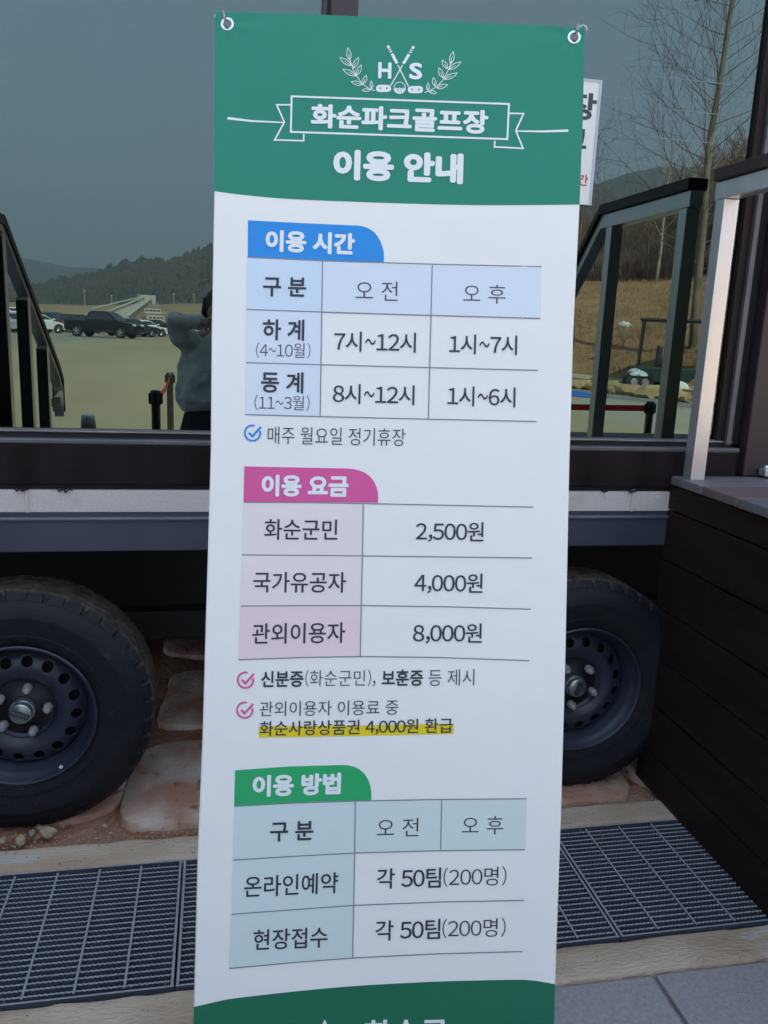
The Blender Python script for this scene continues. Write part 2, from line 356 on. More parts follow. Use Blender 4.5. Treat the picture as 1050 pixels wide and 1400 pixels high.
for i in range(1500):   # loose grit along the kerb
    x = random.uniform(-0.7, 1.6); y = 0.205+abs(random.gauss(0, 0.05)); s_ = random.uniform(0.001, 0.0042)
    if random.random() < 0.12: y = random.uniform(0.11, 0.2)
    z0 = -0.008 if y > 0.21 else 0.0
    b.add([(x+s_*random.uniform(.6, 1.2)*dx, y+s_*random.uniform(.6, 1.2)*dy, z0+s_*dz) for dx, dy, dz in ((1,0,0),(0,1,0),(-1,0,0),(0,-1,0),(0,0,1))], [(0,1,4),(1,2,4),(2,3,4),(3,0,4)])
g = b.build('grit', M['pebble']); tag(g, 'fine grit scattered on the soil along the rear kerb', 'gravel', kind='stuff')
b = MB()
for i in range(700):   # dust and crumbs caught on the grating
    x = random.uniform(-0.7, 1.6); y = random.uniform(-0.47, 0.09); s_ = random.uniform(0.0008, 0.0026)
    b.add([(x+s_*dx, y+s_*dy, 0.001+s_*dz) for dx, dy, dz in ((1,0,0),(0,1,0),(-1,0,0),(0,-1,0),(0,0,1))], [(0,1,4),(1,2,4),(2,3,4),(3,0,4)])
g = b.build('crumbs', M['joint']); tag(g, 'tiny crumbs of dirt caught on the steel drain grates', 'dirt', kind='stuff')
b = MB().tube([(1.10, 0.05, 0.004), (1.092, 0.02, 0.006), (1.075, -0.01, 0.004), (1.062, -0.035, 0.003)], 0.0012, 5)
tag(b.build('dry_twig', mat('dry_stem', (0.30, 0.18, 0.11), 0.9)), 'thin dry stem lying across the right drain grate', 'twig')

# ------------------------------------------------------------------ drain grates
GL = 1.052
def serrated_bar():
    b = MB(); n = 190; x0 = 0.008; L = GL-0.016; t = 0.0026
    for i in range(n+1):
        x = x0+L*i/n; z = -0.001-(0.0020 if i % 2 else 0.0)
        b.v += [(x, -t, z), (x, t, z), (x, t, -0.032), (x, -t, -0.032)]
    for i in range(n):
        a = i*4; b.f += [(a, a+4, a+5, a+1), (a+1, a+5, a+6, a+2), (a+3, a+7, a+4, a)]
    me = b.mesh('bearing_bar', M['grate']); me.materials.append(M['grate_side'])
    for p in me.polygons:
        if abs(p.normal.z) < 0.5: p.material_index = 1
    return me
bar_me = serrated_bar()
cross_me = MB().box(-0.0026, 0.0026, -0.212, 0.212, -0.0085, 0.0012).mesh('cross_bar', M['grate'])
long_me = MB().box(0, GL, -0.0025, 0.0025, -0.036, 0.0015).mesh('edge_bar', M['grate'])
end_me = MB().box(-0.003, 0.003, -0.2185, 0.2185, -0.036, 0.0013).mesh('end_bar', M['grate'])
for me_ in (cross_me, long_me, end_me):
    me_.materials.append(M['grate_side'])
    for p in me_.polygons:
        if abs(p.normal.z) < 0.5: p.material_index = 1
def grate(x0, label):
    t = thing('drain_grate', label, 'drain grate', (x0, -0.134, 0), 0, 'steel drain grates laid end to end')
    def part(name, me, loc):
        o = bpy.data.objects.new(name, me); col.objects.link(o); o.parent = t; o.location = loc
    for k in range(23): part('bearing_bar', bar_me, (0, -0.2024+0.0184*k, 0))
    for k in range(1, 10): part('cross_bar', cross_me, (GL*k/10, 0, 0))
    part('edge_bar', long_me, (0, -0.2215, 0)); part('edge_bar', long_me, (0, 0.2215, 0))
    part('end_bar', end_me, (0.004, 0, 0)); part('end_bar', end_me, (GL-0.004, 0, 0))
    return t
xs0 = -0.098
grate(xs0-GL+0.0, 'steel drain grate left of the banner below the left wheel')
grate(xs0-2*(GL+0.004), 'steel drain grate at the far left end of the row')
grate(xs0+0.004, 'steel drain grate passing behind the banner')
grate(xs0+GL+0.008, 'steel drain grate running under the dark deck wall')
grate(xs0+2*(GL)+0.012, 'steel drain grate hidden beneath the right deck')

# ------------------------------------------------------------------ cabin on wheels
cab = thing('mobile_cabin', 'dark trailer cabin on wheels with large mirrored windows behind the banner', 'cabin', (0, 0, 0))
YF = 0.335
X0, X1, H = -4.6, 7.2, 4.25
# shell
MB().box(X0, X1, 0.44, 3.1, 2.95, H).build('upper_wall', M['cladding'], cab)
MB().box(X0, X0+0.12, 0.44, 3.1, 0.9, 2.95).build('end_wall', M['cladding'], cab)
MB().box(X1-0.12, X1, 0.44, 3.1, 0.9, 2.95).build('end_wall', M['cladding'], cab)
MB().box(X0, X1, 3.0, 3.1, 0.9, 2.95).build('rear_wall', M['cladding'], cab)
MB().box(X0-0.1, X1+0.1, 0.18, 3.2, H, H+0.12).build('roof', M['cladding'], cab)
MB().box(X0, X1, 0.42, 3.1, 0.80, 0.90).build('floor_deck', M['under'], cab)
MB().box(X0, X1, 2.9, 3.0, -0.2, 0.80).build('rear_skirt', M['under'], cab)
YG = 0.375
panes = [(-4.3, -2.66), (-2.52, 0.262), (0.352, 1.517), (1.69, 2.5), (2.62, 4.6), (4.72, 7.0)]
gl = []
for k, (a, c) in enumerate(panes):
    z0 = 1.131 if k < 3 else (1.158 if k == 3 else 1.131)
    o = MB().box(a, c, YG, YG+0.012, z0, 2.86).build('glass_pane', M['glass'], cab); gl.append(o)
# pale streaks on the right pane
for z, xa, xb in ((2.143, 1.20, 1.43), (2.062, 1.20, 1.43), (1.985, 1.185, 1.40), (2.078, 1.04, 1.12)):
    MB().box(xa, xb, YG-0.0006, YG+0.001, z, z+0.0016).build('streak', mat('pale_streak', (0.20, 0.23, 0.23), 0.7), gl[2])
random.seed(31)
for pane, (a, c) in ((gl[1], (-1.2, 0.2)), (gl[2], (0.40, 1.50))):
    b = MB()
    for i in range(70):
        x = random.uniform(a, c); z = random.uniform(1.14, 2.3) if i % 2 else random.uniform(1.14, 1.35); r_ = random.uniform(0.0004, 0.0013); y = YG-0.0004
        b.add([(x+r_*math.cos(t), y, z+r_*math.sin(t)) for t in (0.3, 1.6, 2.9, 4.1, 5.3)], [(0, 1, 2, 3, 4)])
    o = b.build('dirt_speck', mat('dirt', (0.10, 0.09, 0.08), 0.9), pane); o['kind'] = 'stuff'
# header and uprights
MB().box(X0, X1, YF+0.005, 0.44, 2.86, 2.95).build('window_head', M['black_frame'], cab, bevel=0.003)
for a, c in ((-4.6, -4.3), (-2.66, -2.52), (2.5, 2.62), (4.6, 4.72), (7.0, 7.2)):
    MB().box(a, c, YF+0.004, 0.44, 1.10, 2.86).build('mullion', M['black_frame'], cab, bevel=0.003)
MB().box(0.262, 0.352, YG-0.022, 0.44, 1.13, 2.86).build('mullion', M['column'], cab, bevel=0.002)
MB().box(0.273, 0.281, YG-0.028, YG-0.0225, 1.13, 2.86).build('mullion_bead', M['black_frame'], cab, bevel=0.001)
MB().box(1.517, 1.545, YG-0.016, 0.44, 1.131, 2.86).build('jamb', M['black_frame'], cab, bevel=0.002)
MB().box(1.545, 1.562, YG-0.030, 0.44, 1.118, 2.86).build('jamb_bead', M['alu_dark'], cab, bevel=0.002)
MB().box(1.5645, 1.598, YG-0.010, 0.44, 1.118, 2.86).build('jamb', M['under'], cab)
MB().box(1.600, 1.688, YG-0.055, 0.44, 1.024, 2.86).build('door_post', M['column'], cab, bevel=0.004)
# door leaf bottom rail and threshold
MB().box(1.690, 2.498, YG-0.030, 0.43, 1.06, 1.156).build('door_rail', M['column'], cab, bevel=0.003)
MB().box(1.648, 2.498, YG-0.095, YG-0.060, 1.030, 1.052).build('threshold', M['rail_alu'], cab, bevel=0.003)
MB().tube([(1.655, YG-0.080, 1.0575), (1.73, YG-0.080, 1.0575)], 0.005, 10).build('threshold_strip', M['white'], cab, smooth=True)
# sill: two aluminium lips over the black bottom rail
for xa, xb in ((-4.3, 0.36), (0.364, 1.575)):
    MB().box(xa, xb, YG-0.013, 0.44, 1.1205, 1.131).build('glazing_bead', M['alu_dark'], cab, bevel=0.002)
    MB().box(xa, xb, YG-0.017, YG-0.012, 1.1225, 1.1275).build('bead_lip', M['alu'], cab, bevel=0.0015)
    MB().box(xa, xb+0.0, YG-0.012, 0.44, 1.109, 1.120).build('sill_groove', M['under'], cab)
MB().box(X0, 1.590, YF, 0.44, 1.094, 1.1085).build('sill', M['alu_dark'], cab, bevel=0.004)
MB().box(X0, 1.585, YF+0.003, 0.44, 0.985, 1.0935).build('bottom_rail', M['black_frame'], cab, bevel=0.003)
MB().box(1.585, X1, YF+0.012, 0.44, 0.905, 1.0935).build('bottom_rail', M['black_frame'], cab, bevel=0.003)
MB().box(X0, 1.60, YF+0.020, 0.44, 0.970, 0.9845).build('sealing_strip', M['under'], cab)
# galvanised band: panels with raised joint covers
seams = [-3.1, -1.80, -0.4985, 0.45, 1.2455, 1.62]
edges = [X0]+seams
for k in range(len(edges)-1):
    a, c = edges[k], edges[k+1]
    MB().box(a+0.0015, c-0.0015, YF+0.006, 0.43, 0.909, 0.9695).build('skirt_panel', M['galv'], cab, bevel=0.0015)
for s_ in seams[:-1]:
    MB().box(s_-0.004, s_+0.004, YF+0.001, YF+0.0055, 0.909, 0.972).build('joint_cover', mat('pale_joint_cover', (0.62, 0.58, 0.56), 0.5, 0.3), cab, bevel=0.001)
disc = mat('pale_filler_dot', (0.60, 0.56, 0.54), 0.6)
for x in (-0.405, 1.165, 1.33):
    b = MB().lathe([(0.0005, -0.0008), (0.0125, -0.0008), (0.0135, 0.0005)], 20, c=(x, YF+0.006, 0.958)); b.build('filler_dot', disc, cab)
# torn bits of black sealing tape
random.seed(11)
for x in (-0.517, -0.503, -0.41, -0.395, 1.150, 1.245, 1.236):
    pts = [(x-0.012, YF+0.004, 0.974+random.uniform(-.002, .003)), (x-0.004, YF-0.004, 0.970+random.uniform(-.004, .002)), (x+0.005, YF-0.005, 0.974), (x+0.013, YF+0.003, 0.971+random.uniform(-.003, .003))]
    MB().tube(pts, [0.0015, 0.003, 0.0028, 0.001], 6).build('torn_tape', M['under'], cab, smooth=True)
MB().tube([(1.238, YF+0.002, 0.976), (1.246, YF-0.003, 0.9785), (1.256, YF+0.002, 0.976)], 0.0008, 5).build('torn_tape', M['alu'], cab)
# chassis channel
MB().box(X0, 1.62, YF+0.010, 0.43, 0.897, 0.9085).build('chassis_lip_gap', M['beam'], cab)
MB().box(X0, 1.62, YF-0.004, 0.43, 0.886, 0.8965).build('chassis_lip', M['beam_lip'], cab, bevel=0.004)
MB().box(X0, 1.62, YF+0.003, YF+0.012, 0.800, 0.8855).build('chassis_beam', M['beam'], cab, bevel=0.002)
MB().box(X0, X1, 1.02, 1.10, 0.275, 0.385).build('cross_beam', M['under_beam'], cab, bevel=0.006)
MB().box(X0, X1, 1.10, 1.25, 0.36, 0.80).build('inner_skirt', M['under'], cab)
MB().tube([(-0.54, 0.46, 0.345), (-0.54, 2.6, 0.345)], 0.035, 12).build('axle', M['under'], cab)
MB().tube([(1.135, 0.46, 0.345), (1.135, 2.6, 0.345)], 0.035, 12).build('axle', M['under'], cab)

# ------------------------------------------------------------------ glyphs (flat print lettering)
_gc = {}
def glyph(ch, off=0.0):
    key = (ch, off)
    if key in _gc: return _gc[key]
    c = bpy.data.curves.new('t', 'FONT'); c.body = ch; c.size = 1; c.resolution_u = 3; c.offset = off
    o = bpy.data.objects.new('t', c); col.objects.link(o); bpy.context.view_layer.update()
    me = o.to_mesh(); vs = [(v.co.x, v.co.y) for v in me.vertices]; fs = [tuple(p.vertices) for p in me.polygons]
    o.to_mesh_clear(); bpy.data.objects.remove(o); bpy.data.curves.remove(c)
    _gc[key] = (vs, fs); return _gc[key]
def line_of(text, off=0.0, track=0.0, latin=False):
    """verts (x,y) and faces of a line of text; Latin digits use the wide forms re-spaced"""
    X = 0.0; V = []; F = []
    for ch in text:
        o_ = ord(ch)
        if ch == ' ': X += 0.27+track; continue
        if o_ < 128 and not latin:
            vs, fs = glyph(chr(o_+0xFEE0), off)
            a = min(v[0] for v in vs); c = max(v[0] for v in vs)
            if ch == '~': sx = 0.50/(c-a); adv = 0.56; sh = 0.03
            elif ch in '()': sx = 0.82; adv = (c-a)*sx+0.10; sh = 0.05
            elif ch == ',': sx = 1; adv = 0.27; sh = 0.06
            elif ch.isdigit(): sx = 1.0; adv = 0.565; sh = (adv-(c-a))/2
            else: sx = 1; adv = (c-a)+0.08; sh = 0.04
            vv = [((x-a)*sx+X+sh, y) for x, y in vs]
        else:
            vs, fs = glyph(ch, off)
            if latin:
                a = min(v[0] for v in vs); c = max(v[0] for v in vs); adv = (c-a)+0.08
                vv = [(x-a+0.04+X, y) for x, y in vs]
            else:
                adv = 0.92; vv = [(x-0.02+X, y) for x, y in vs]
        k = len(V); V += vv; F += [tuple(i+k for i in f) for f in fs]; X += adv+track
    return V, F

# ------------------------------------------------------------------ X-banner: the printed sheet leans back and is laid out on its own grid
DB = 1.343
BO = CAM+FW*DB            # middle of the sheet, standing in front of the drain
BK = 0.6/505              # metres per unit of the artwork grid
def interp(tab, q):
    if q <= tab[0][0]: return tab[0][1]
    for (a, b_), (c, d_) in zip(tab, tab[1:]):
        if q <= c:
            t = (q-a)/(c-a); return b_+(d_-b_)*t
    (a, b_), (c, d_) = tab[-2:]; return b_+(d_-b_)*(q-a)/(c-a)
LE = [(10, 294), (262, 293), (450, 289.5), (620, 288), (760, 284), (860, 281), (1000, 277), (1170, 270), (1372, 265), (1512, 261)]
RE = [(30, 800), (160, 797), (279, 792.5), (450, 784), (630, 778.5), (900, 773), (1100, 767.5), (1346, 759), (1512, 755)]
def bow(x, y):
    u = (x-LE_(y))/(RE_(y)-LE_(y))*2-1
    v = max(0.0, min(1.0, y/1500))
    b_ = 0.010*(0.35+v)*u*u + 0.0035*math.sin(y/170.0+u*0.8) + 0.004*v*math.sin(u*3.1+y/420)
    if y < 110: b_ -= 0.004*(1-abs(u))*(110-y)/110
    if u > 0.72: b_ += 0.004*(u-0.72)/0.28
    b_ += 0.0011*noise.noise(Vector((x/150, y/95, 0)))+0.0004*noise.noise(Vector((x/50, y/38, 4)))
    for hx, hy in ((311, 33), (785, 51)):      # small pull creases at the eyelets
        dx, dy = x-hx, y-hy; d = math.hypot(dx, dy)
        if d < 120: b_ += 0.0010*math.sin(7*math.atan2(dy, dx))*math.exp(-d/45)*min(1, d/14)
    return b_
LE_ = lambda y: interp(LE, y)
RE_ = lambda y: interp(RE, y)
def BP(x, y, off=0.0):
    d = bow(x, y)+off
    s_, t_ = (x-525)*BK, (y-700)*BK
    return BO+(RT*s_+DN*t_)*(1-d/DB)-FW*d
ban = thing('standing_banner', 'tall green and white Korean price and opening hours banner in the middle', 'banner', (BO.x, BO.y, 0))
binv = Vector((BO.x, BO.y, 0))
def bmesh_build(name, ma, vs, fs, label=None, solid=0.0, smooth=False):
    b = MB(); b.v = [tuple(Vector(v)-binv) for v in vs]; b.f = fs
    me = bpy.data.meshes.new(name); me.from_pydata(b.v, [], b.f); me.update(); me.materials.append(ma)
    n_up = sum((p.normal.dot(FW) > 0) for p in me.polygons)
    if n_up > len(me.polygons)/2: me.flip_normals()
    if smooth: me.polygons.foreach_set('use_smooth', [True]*len(me.polygons))
    o = bpy.data.objects.new(name, me); col.objects.link(o); o.parent = ban
    if label: o['label'] = label
    if solid:
        sm = o.modifiers.new('solid', 'SOLIDIFY'); sm.thickness = solid; sm.offset = -1
    return o
def patch(name, top, bot, ma, off, x0=None, x1=None, nx=30, ny=10, label=None, xl=None, xr=None, solid=0, holes=None, smooth=True):
    """region between two curves y=top(x), y=bot(x); side edges xl(y), xr(y)"""
    vs = []; fs = []; P2 = []
    for j in range(ny+1):
        for i in range(nx+1):
            u = i/nx; v = j/ny
            # iterate side edges at this row
            xm = None
            y_ = 0
            xa, xb = x0, x1
            yy = [top(u)*(1-v)+bot(u)*v]
            y_ = yy[0]
            if xl: xa = xl(y_)
            if xr: xb = xr(y_)
            x_ = xa+(xb-xa)*u
            P2.append([x_, y_])
    keep = set()
    for j in range(ny):
        for i in range(nx):
            a = j*(nx+1)+i; f = (a, a+1, a+nx+2, a+nx+1)
            if holes:
                cx = sum(P2[k][0] for k in f)/4; cy = sum(P2[k][1] for k in f)/4
                if any(math.hypot(cx-hx, cy-hy) < hr for hx, hy, hr in holes): continue
            fs.append(f)
    if holes:
        for p in P2:
            for hx, hy, hr in holes:
                d = math.hypot(p[0]-hx, p[1]-hy)
                if 1e-6 < d < hr*1.0: p[0] = hx+(p[0]-hx)/d*hr; p[1] = hy+(p[1]-hy)/d*hr
    vs = [BP(x, y, off) for x, y in P2]
    used = sorted({k for f in fs for k in f}); mp_ = {k: i for i, k in enumerate(used)}
    vs = [vs[k] for k in used]; fs = [tuple(mp_[k] for k in f) for f in fs]
    return bmesh_build(name, ma, vs, fs, label, solid, smooth)
def tabf(pts, span):
    """curve given as (x, y) points -> function of u across span"""
    return lambda u: interp(pts, span[0]+(span[1]-span[0])*u)
def smooth_tab(pts, n=40):
    out = []
    m_ = len(pts)
    for i in range(m_-1):
        p0, p1, p2, p3 = (Vector(pts[max(0, min(m_-1, i+k))]) for k in (-1, 0, 1, 2))
        for k in range(8):
            t = k/8; q = 0.5*((2*p1)+(p2-p0)*t+(2*p0-5*p1+4*p2-p3)*t*t+(3*p1-p0-3*p2+p3)*t**3); out.append((q.x, q.y))
    out.append(pts[-1]); return out
TOPE = smooth_tab([(294, 15.5), (420, 19), (545, 25), (680, 32), (800, 37.5)])
GB = smooth_tab([(293, 261), (335, 266.5), (400, 272), (536, 277.5), (660, 280.3), (793, 279.5)])
LB = smooth_tab([(264, 1377), (290, 1371), (317, 1365.5), (400, 1356), (481.5, 1348.5), (560, 1344), (610, 1341.8), (702, 1339.8), (730, 1341), (759, 1346)])
BE = [(261, 1520), (755, 1512)]
hol = [(310.8, 32.6, 6.6), (785, 50.8, 6.6)]
top_ = tabf(TOPE, (294, 800)); gb_ = tabf(GB, (293, 793)); lb_ = tabf(LB, (264, 759)); be_ = tabf(BE, (261, 755))
patch('sheet', top_, be_, M['vinyl'], 0.0, xl=LE_, xr=RE_, nx=150, ny=450, solid=0.0007, holes=hol)
patch('top_panel', top_, gb_, M['green_top'], 0.0003, xl=LE_, xr=RE_, nx=150, ny=80, holes=hol, label='green heading panel with white crest and ribbon')
patch('bottom_panel', lb_, be_, M['green_low'], 0.0003, xl=LE_, xr=RE_, nx=60, ny=24, label='dark green panel at the banner foot')
LEAN = -0.025
def T(text, xl, xr, ycl, ycr, Hh, ma, off=0.0, name='printed_text', track=0.0, latin=False, z=0.0011):
    strike = max(0.0, off); off = min(off, 0.0)
    V, F = line_of(text, off, track, latin)
    a = min(v[0] for v in V); c = max(v[0] for v in V)
    lo = min(v[1] for v in V); hi = max(v[1] for v in V)
    vs = []; FF = []
    shifts = [(0, 0)]+([(math.cos(2*PI*k/12)*strike, math.sin(2*PI*k/12)*strike) for k in range(12 if strike > 0.02 else 8)] if strike else [])   # heavy weights: the outline is struck several times
    a -= strike; c += strike; lo -= strike; hi += strike
    for q, (dx, dy) in enumerate(shifts):
        k0 = len(vs)
        for x, y in V:
            u = (x+dx-a)/(c-a); v = (y+dy-lo)/(hi-lo)-0.5
            px_ = xl+(xr-xl)*u; py = ycl+(ycr-ycl)*u-v*Hh
            px_ += LEAN*(-v*Hh)
            vs.append(BP(px_, py, z+q*0.00002))
        FF += [tuple(i+k0 for i in f) for f in F]
    return bmesh_build(name, ma, vs, FF)
def stroke(pts, wd, ma, z=0.0009, name='ruled_line', closed=False, label=None, n=6, taper=None):
    """a printed line of width wd along points, in the artwork grid"""
    P = [Vector(p) for p in pts]
    Q = []
    for i in range(len(P)-(0 if closed else 1)):
        a, c = P[i], P[(i+1) % len(P)]
        for k in range(n): Q.append(a.lerp(c, k/n))
    if not closed: Q.append(P[-1])
    vs = []; fs = []; m_ = len(Q)
    for i, q in enumerate(Q):
        if closed: d0 = (q-Q[i-1]).normalized(); d1 = (Q[(i+1) % m_]-q).normalized()
        else: d0 = (q-Q[max(i-1, 0)]); d1 = (Q[min(i+1, m_-1)]-q); d0 = d0.normalized() if d0.length > 0 else d1.normalized(); d1 = d1.normalized() if d1.length > 0 else d0
        t = (d0+d1).normalized(); nn = Vector((-t.y, t.x)); k = 1/max(0.5, nn.dot(Vector((-d0.y, d0.x))))
        w_ = wd/2*k*(taper(i/(m_-1)) if taper else 1)
        vs += [BP(*(q+nn*w_), z), BP(*(q-nn*w_), z)]
    for i in range(m_ if closed else m_-1):
        j = (i+1) % m_; fs.append((2*i, 2*i+1, 2*j+1, 2*j))
    return bmesh_build(name, ma, vs, fs, label)
def fillpoly(pts, ma, z, name, label=None):
    """printed filled shape: triangle fan strips by slicing into a bmesh fill"""
    bm = bmesh.new(); vs = [bm.verts.new((x, y, 0)) for x, y in pts]; f = bm.faces.new(vs)
    bmesh.ops.triangulate(bm, faces=[f])
    bmesh.ops.subdivide_edges(bm, edges=[e for e in bm.edges if e.calc_length() > 24], cuts=3, use_grid_fill=True)
    bmesh.ops.triangulate(bm, faces=list(bm.faces))
    bm.verts.index_update(); V = [BP(v.co.x, v.co.y, z) for v in bm.verts]; F = [tuple(v.index for v in f.verts) for f in bm.faces]; bm.free()
    return bmesh_build(name, ma, V, F, label)
W_ = M['print_white']
# --- crest
def z1(x, y): return (440+x/4.773, 50+y/4.773)
T('H', 517, 535.2, 95.6, 96.4, 22.3, W_, 0.035, latin=True, name='crest_letter')
T('S', 559.5, 577.5, 96.6, 97.4, 23.0, W_, 0.035, latin=True, name='crest_letter')
def leaf(p, q, wdt, ma=W_):
    p, q = Vector(p), Vector(q); d = q-p; nn = Vector((-d.y, d.x)).normalized(); pts = []
    for k in range(9):
        t = k/8; pts.append(p+d*t+nn*wdt*math.sin(PI*t**0.85))
    for k in range(7, 0, -1):
        t = k/8; pts.append(p+d*t-nn*wdt*math.sin(PI*t**0.85))
    stroke(pts, 0.9, ma, name='crest_leaf', closed=True, n=1)
    stroke([p, p+d*0.55], 0.7, ma, name='crest_leaf_vein', n=1)
def branch(stem, leaves):
    stroke([z1(*p) for p in stem], 1.0, W_, name='crest_stem', n=3)
    for a, c, w_ in leaves: leaf(z1(*a), z1(*c), w_)
branch([(345, 353), (310, 340), (270, 312), (235, 268), (205, 215), (185, 155), (178, 130)],
       [((182, 152), (170, 72), 3.0), ((190, 188), (116, 135), 3.0), ((203, 208), (240, 135), 2.8), ((222, 256), (136, 212), 2.9), ((228, 250), (257, 184), 2.8),
        ((262, 312), (192, 294), 2.8), ((272, 306), (290, 252), 2.6), ((318, 345), (264, 350), 2.3), ((325, 340), (322, 288), 2.1)])
branch([(670, 365), (705, 352), (745, 328), (785, 290), (815, 240), (838, 185), (848, 160)],
       [((840, 176), (858, 97), 3.0), ((830, 214), (908, 164), 3.0), ((820, 208), (785, 153), 2.8), ((800, 278), (885, 236), 2.9), ((790, 268), (764, 203), 2.8),
        ((750, 334), (822, 314), 2.8), ((738, 322), (728, 268), 2.6), ((700, 356), (748, 368), 2.3), ((692, 350), (694, 302), 2.1)])
for (a, bm_, c, hd) in (((430, 58), (493, 178), (566, 325), (611, 344)), ((600, 62), (530, 180), (450, 318), (403, 336))):
    a, bm_, c = z1(*a), z1(*bm_), z1(*c); A = Vector(a); Bv = Vector(bm_); d = Bv-A
    stroke([A+d*0.0, A+d*0.14], 3.6, W_, name='crest_club_grip', n=2)
    stroke([A+d*0.19, A+d*0.25], 3.6, W_, name='crest_club_grip', n=1)
    stroke([A+d*0.30, A+d*0.36], 3.6, W_, name='crest_club_grip', n=1)
    stroke([A+d*0.44, A+d*0.97], 3.9, W_, name='crest_club_grip', n=3)
    stroke([Bv+(Vector(c)-Bv)*0.04, c], 1.5, W_, name='crest_club_shaft', n=3)
    hx, hy = z1(*hd); pts = []
    for k in range(24):
        t = 2*PI*k/24; pts.append((hx+(8.2 if math.cos(t) > 0 else -8.2)*0.45+6.6*math.copysign(abs(math.cos(t))**0.9, math.cos(t)), hy+5.0*math.copysign(abs(math.sin(t))**0.7, math.sin(t))+0.3))
    fillpoly(pts, W_, 0.0009, 'crest_club_head')
    for dx in (-4.6, 4.6):
        fillpoly([(hx+dx+1.3*math.cos(2*PI*k/10), hy+1.3*math.sin(2*PI*k/10)) for k in range(10)], M['green_top'], 0.0012, 'crest_club_hole')
bx, by = z1(508, 334)
stroke([(bx+7.9*math.cos(2*PI*k/28), by+7.9*math.sin(2*PI*k/28)) for k in range(28)], 0.9, W_, name='crest_ball', closed=True, n=1)
pts = [(bx+7.2*math.cos(PI*k/14), by+7.2*math.sin(PI*k/14)*0.95+0.4) for k in range(15)]
fillpoly(pts, W_, 0.0009, 'crest_ball_shade')
for q in ((-5, -1), (-2.5, 0), (0, -0.6), (2.5, 0), (5, -1), (-3.5, 2.2), (-1.2, 2.4), (1.2, 2.4), (3.5, 2.2), (0, 4.5), (-2.4, 4.4), (2.4, 4.4)):
    fillpoly([(bx+q[0]+0.62*math.cos(2*PI*k/8), by+q[1]+0.62*math.sin(2*PI*k/8)) for k in range(8)], M['green_top'] if q[1] > -0.3 else W_, 0.0012, 'crest_ball_dimple')
# --- ribbon
def z0(x, y): return (260+x/1.810, y/1.810)
stroke([z0(251, 238), z0(789, 257), z0(785, 344), z0(249, 326)], 2.6, W_, name='ribbon_outline', closed=True, n=12)
stroke([z0(248, 259), z0(214, 259), z0(233, 302), z0(209, 346), z0(281, 348), z0(281, 331)], 2.2, W_, name='ribbon_outline', n=5)
stroke([z0(790, 280), z0(825, 281), z0(806, 323), z0(824, 367), z0(753, 363), z0(754, 348)], 2.2, W_, name='ribbon_outline', n=5)
stroke([z0(92, 292), z0(150, 299), z0(233, 303)], 3.6, W_, name='ribbon_tail', n=6, taper=lambda t: 1-0.5*t)
stroke([z0(806, 324), z0(870, 325), z0(936, 323)], 3.6, W_, name='ribbon_tail', n=6, taper=lambda t: 0.5+0.5*t)
T('화순파크골프장', 425, 667.5, 158.0, 167.0, 33, W_, 0.04, name='heading_text')
T('이용 안내', 455.5, 633.5, 224.5, 231.0, 42, W_, 0.052, name='heading_text')
T('화순군', 497, 612, 1414, 1411, 38, W_, 0.022, name='footer_text')
stroke([(434, 1418), (444, 1397), (455, 1420)], 3.2, W_, name='footer_mark', n=2)
# --- section tabs
def tabshape(pts_top, r_pts, bl, ma, label):
    fillpoly(pts_top+r_pts+bl, ma, 0.0006, 'section_tab', label)
def arcpts(p, c, q, n=8):
    p, c, q = Vector(p), Vector(c), Vector(q); return [tuple((1-t)**2*p+2*t*(1-t)*c+t*t*q) for t in [k/n for k in range(1, n+1)]]
tabshape([(339, 301), (415, 305), (488, 308.2)], arcpts((488, 308.2), (519, 310), (524.8, 346)), [(524.8, 358), (430, 355), (338.6, 351.4)], M['blue'], 'blue section tab')
T('이용 시간', 363, 485.2, 328.6, 333.8, 30, W_, 0.045, name='tab_text')
tabshape([(333.8, 637.6), (400, 639), (475, 640.5)], arcpts((475, 640.5), (512, 642), (517, 675)), [(517, 687.2), (425, 686.3), (332.9, 686.2)], M['pink'], 'pink section tab')
T('이용 요금', 357.6, 476.7, 663.6, 664.8, 30, W_, 0.045, name='tab_text')
tabshape([(321.4, 1053.3), (395, 1048), (468, 1046.0)], arcpts((468, 1046), (503, 1046), (507.6, 1082)), [(507.6, 1094), (430, 1096), (320.0, 1102.9)], M['tabgreen'], 'green section tab')
T('이용 방법', 345.2, 466.2, 1075.2, 1071.2, 30, W_, 0.045, name='tab_text')
# --- table cells
def cell(p, ma, z=0.0005): fillpoly(p, ma, z, 'table_cell')
cell([(337.6, 351.6), (441, 356.5), (440, 426.5), (337, 422.9)], M['pblue1'])
cell([(441, 356.5), (525, 359), (591, 361), (740, 364.7), (738.6, 435.5), (586, 431.2), (440, 426.5)], M['pblue2'])
cell([(337, 422.9), (440, 426.5), (438.5, 498.5), (336.2, 495.7)], M['pblue2'])
cell([(336.2, 495.7), (438.5, 498.5), (437.6, 569.3), (335.2, 566.7)], M['pblue2'])
cell([(332.9, 686.7), (425, 687), (496.7, 688.8), (495.5, 760), (330.5, 758.6)], M['pbeige'])
cell([(330.5, 758.6), (495.5, 760), (493.8, 828.0), (329, 828.6)], M['pbeige'])
cell([(329, 828.6), (493.8, 828.0), (492.4, 897.6), (410, 899), (326.2, 902)], M['ppink'])
g0 = [(320.5, 1102.6), (400, 1098.2), (486, 1095.4), (600, 1093.2), (720, 1092.3)]
g1 = [(318.4, 1176.2), (400, 1171.0), (485, 1166.4), (600, 1163.2), (718, 1161.8)]
g2 = [(316.4, 1250.3), (400, 1244), (483.5, 1238), (600, 1233.5), (716.6, 1231.2)]
